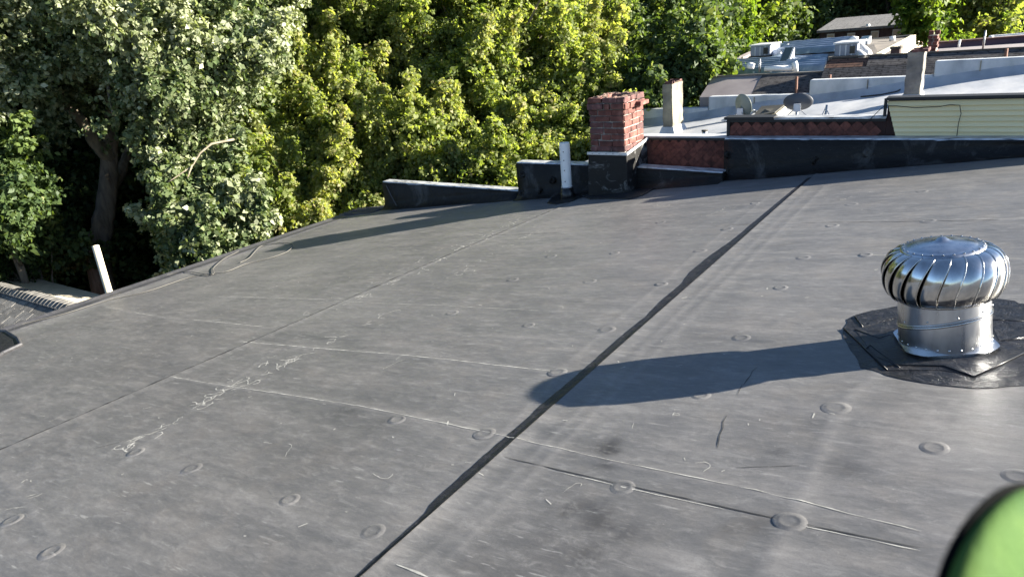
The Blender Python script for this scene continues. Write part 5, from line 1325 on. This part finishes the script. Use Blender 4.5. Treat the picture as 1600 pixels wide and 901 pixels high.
def plant(x, y, k, s, label, group, zoff=0):
    cm, tm = kinds[k]; t = thing('tree', (x, y, gz(x, y)-.2+zoff), label, 'tree', group)
    t.scale = (s, s, s); t.rotation_euler.z = random.uniform(0, 6.28)
    for nm, me in (('crown', cm), ('trunk', tm)):
        o = bpy.data.objects.new(nm, me); COL.objects.link(o); o.parent = t
    return t
# behind the first row, left and middle
lab_m = 'shaded tree standing in the second row of the wood behind the sunlit trees'
for i, (ang, D, k, s) in enumerate([(74, 24, 3, 1.5), (66, 27, 1, 1.6), (59, 22, 0, 1.25), (52, 26, 3, 1.5), (45, 25, 2, 1.45), (38, 27, 2, 1.5), (31, 29, 0, 1.4), (70, 19, 0, .85), (63, 18.5, 1, .8), (24, 33, 1, 1.35), (80, 20, 2, 1.3), (18, 36, 0, 1.3), (56, 17.5, 0, .75)]):
    a = math.radians(ang); plant(-D*math.sin(a), D*math.cos(a), k, s, lab_m, 'trees in the second row of the wood')
lab_f = 'dark forest tree far up the wooded slope along the top of the photo'
for D in (40, 50, 62, 78):
    ang = -8.0
    while ang < 84:
        a = math.radians(ang+random.uniform(-1.2, 1.2)); dd = D+random.uniform(-3, 3)
        x, y = -dd*math.sin(a), dd*math.cos(a)
        plant(x, y, random.choice((0, 1, 0, 1, 2)), random.uniform(1.0, 1.45), lab_f, 'trees on the far wooded slope')
        ang += math.degrees(5.6/D)
# undergrowth in the hollow
r = np.random.default_rng(9); pts = []
for i in range(900):
    x = r.uniform(-30, -8.3); y = r.uniform(2, 32); pts.append([x, y, gz(x, y)+r.uniform(0, .9), r.uniform(.35, .7), r.uniform(0, .6)])
o = link('undergrowth', leaves_mesh('undergrowth', np.array(pts), .16, M['leaf_dark'], 8, 6, 9)); tag(o, 'dark low undergrowth covering the floor of the wooded hollow', 'undergrowth', kind='stuff')

# ================================================================= GREEN GLOVE CLOSE TO THE CAMERA
def glove():
    D = .34; c = atD(1588, 936, D)
    t = thing('glove', c, 'blurred green knit work glove with black coated edge at the lower right corner', 'glove')
    f = c.dot(fwd)/F
    ez = (-fwd+r2*.62+u2*.10).normalized(); ey = (u2-ez*u2.dot(ez)).normalized(); ex = ey.cross(ez)
    def blob(cen, ax, ay, az, k=2.4, nu=40, nv=24, rot=0):
        V = []
        for j in range(nv+1):
            v_ = -math.pi/2+math.pi*j/nv
            for i in range(nu):
                u_ = 2*math.pi*i/nu
                sg = lambda a, e: math.copysign(abs(a)**e, a)
                x = ax*sg(math.cos(v_), 2/k)*sg(math.cos(u_), 2/k); y = ay*sg(math.cos(v_), 2/k)*sg(math.sin(u_), 2/k); z = az*sg(math.sin(v_), 2/k)
                x, y = x*math.cos(rot)-y*math.sin(rot), x*math.sin(rot)+y*math.cos(rot)
                V.append(cen+ex*x+ey*y+ez*z)
        return MB().add(V, [(j*nu+i, j*nu+(i+1) % nu, (j+1)*nu+(i+1) % nu, (j+1)*nu+i) for j in range(nv) for i in range(nu)])
    A = 186*f
    blob(c-ez*.003, A*1.26, A*.87, .006, 2.1, rot=.25).build('black_palm', M['glove_black'], t, True)
    blob(c+ez*.002-ex*.0012-ey*.0005, A*1.25, A*.86, .011, 2.1, rot=.25).build('green_back', M['glove_green'], t, True)
    # cuff running down out of sight
    MB().tube([c-ey*.045+ex*.03, c-ey*.13+ex*.07], [.030, .040], 24).build('cuff', M['glove_black'], t, True)
glove()
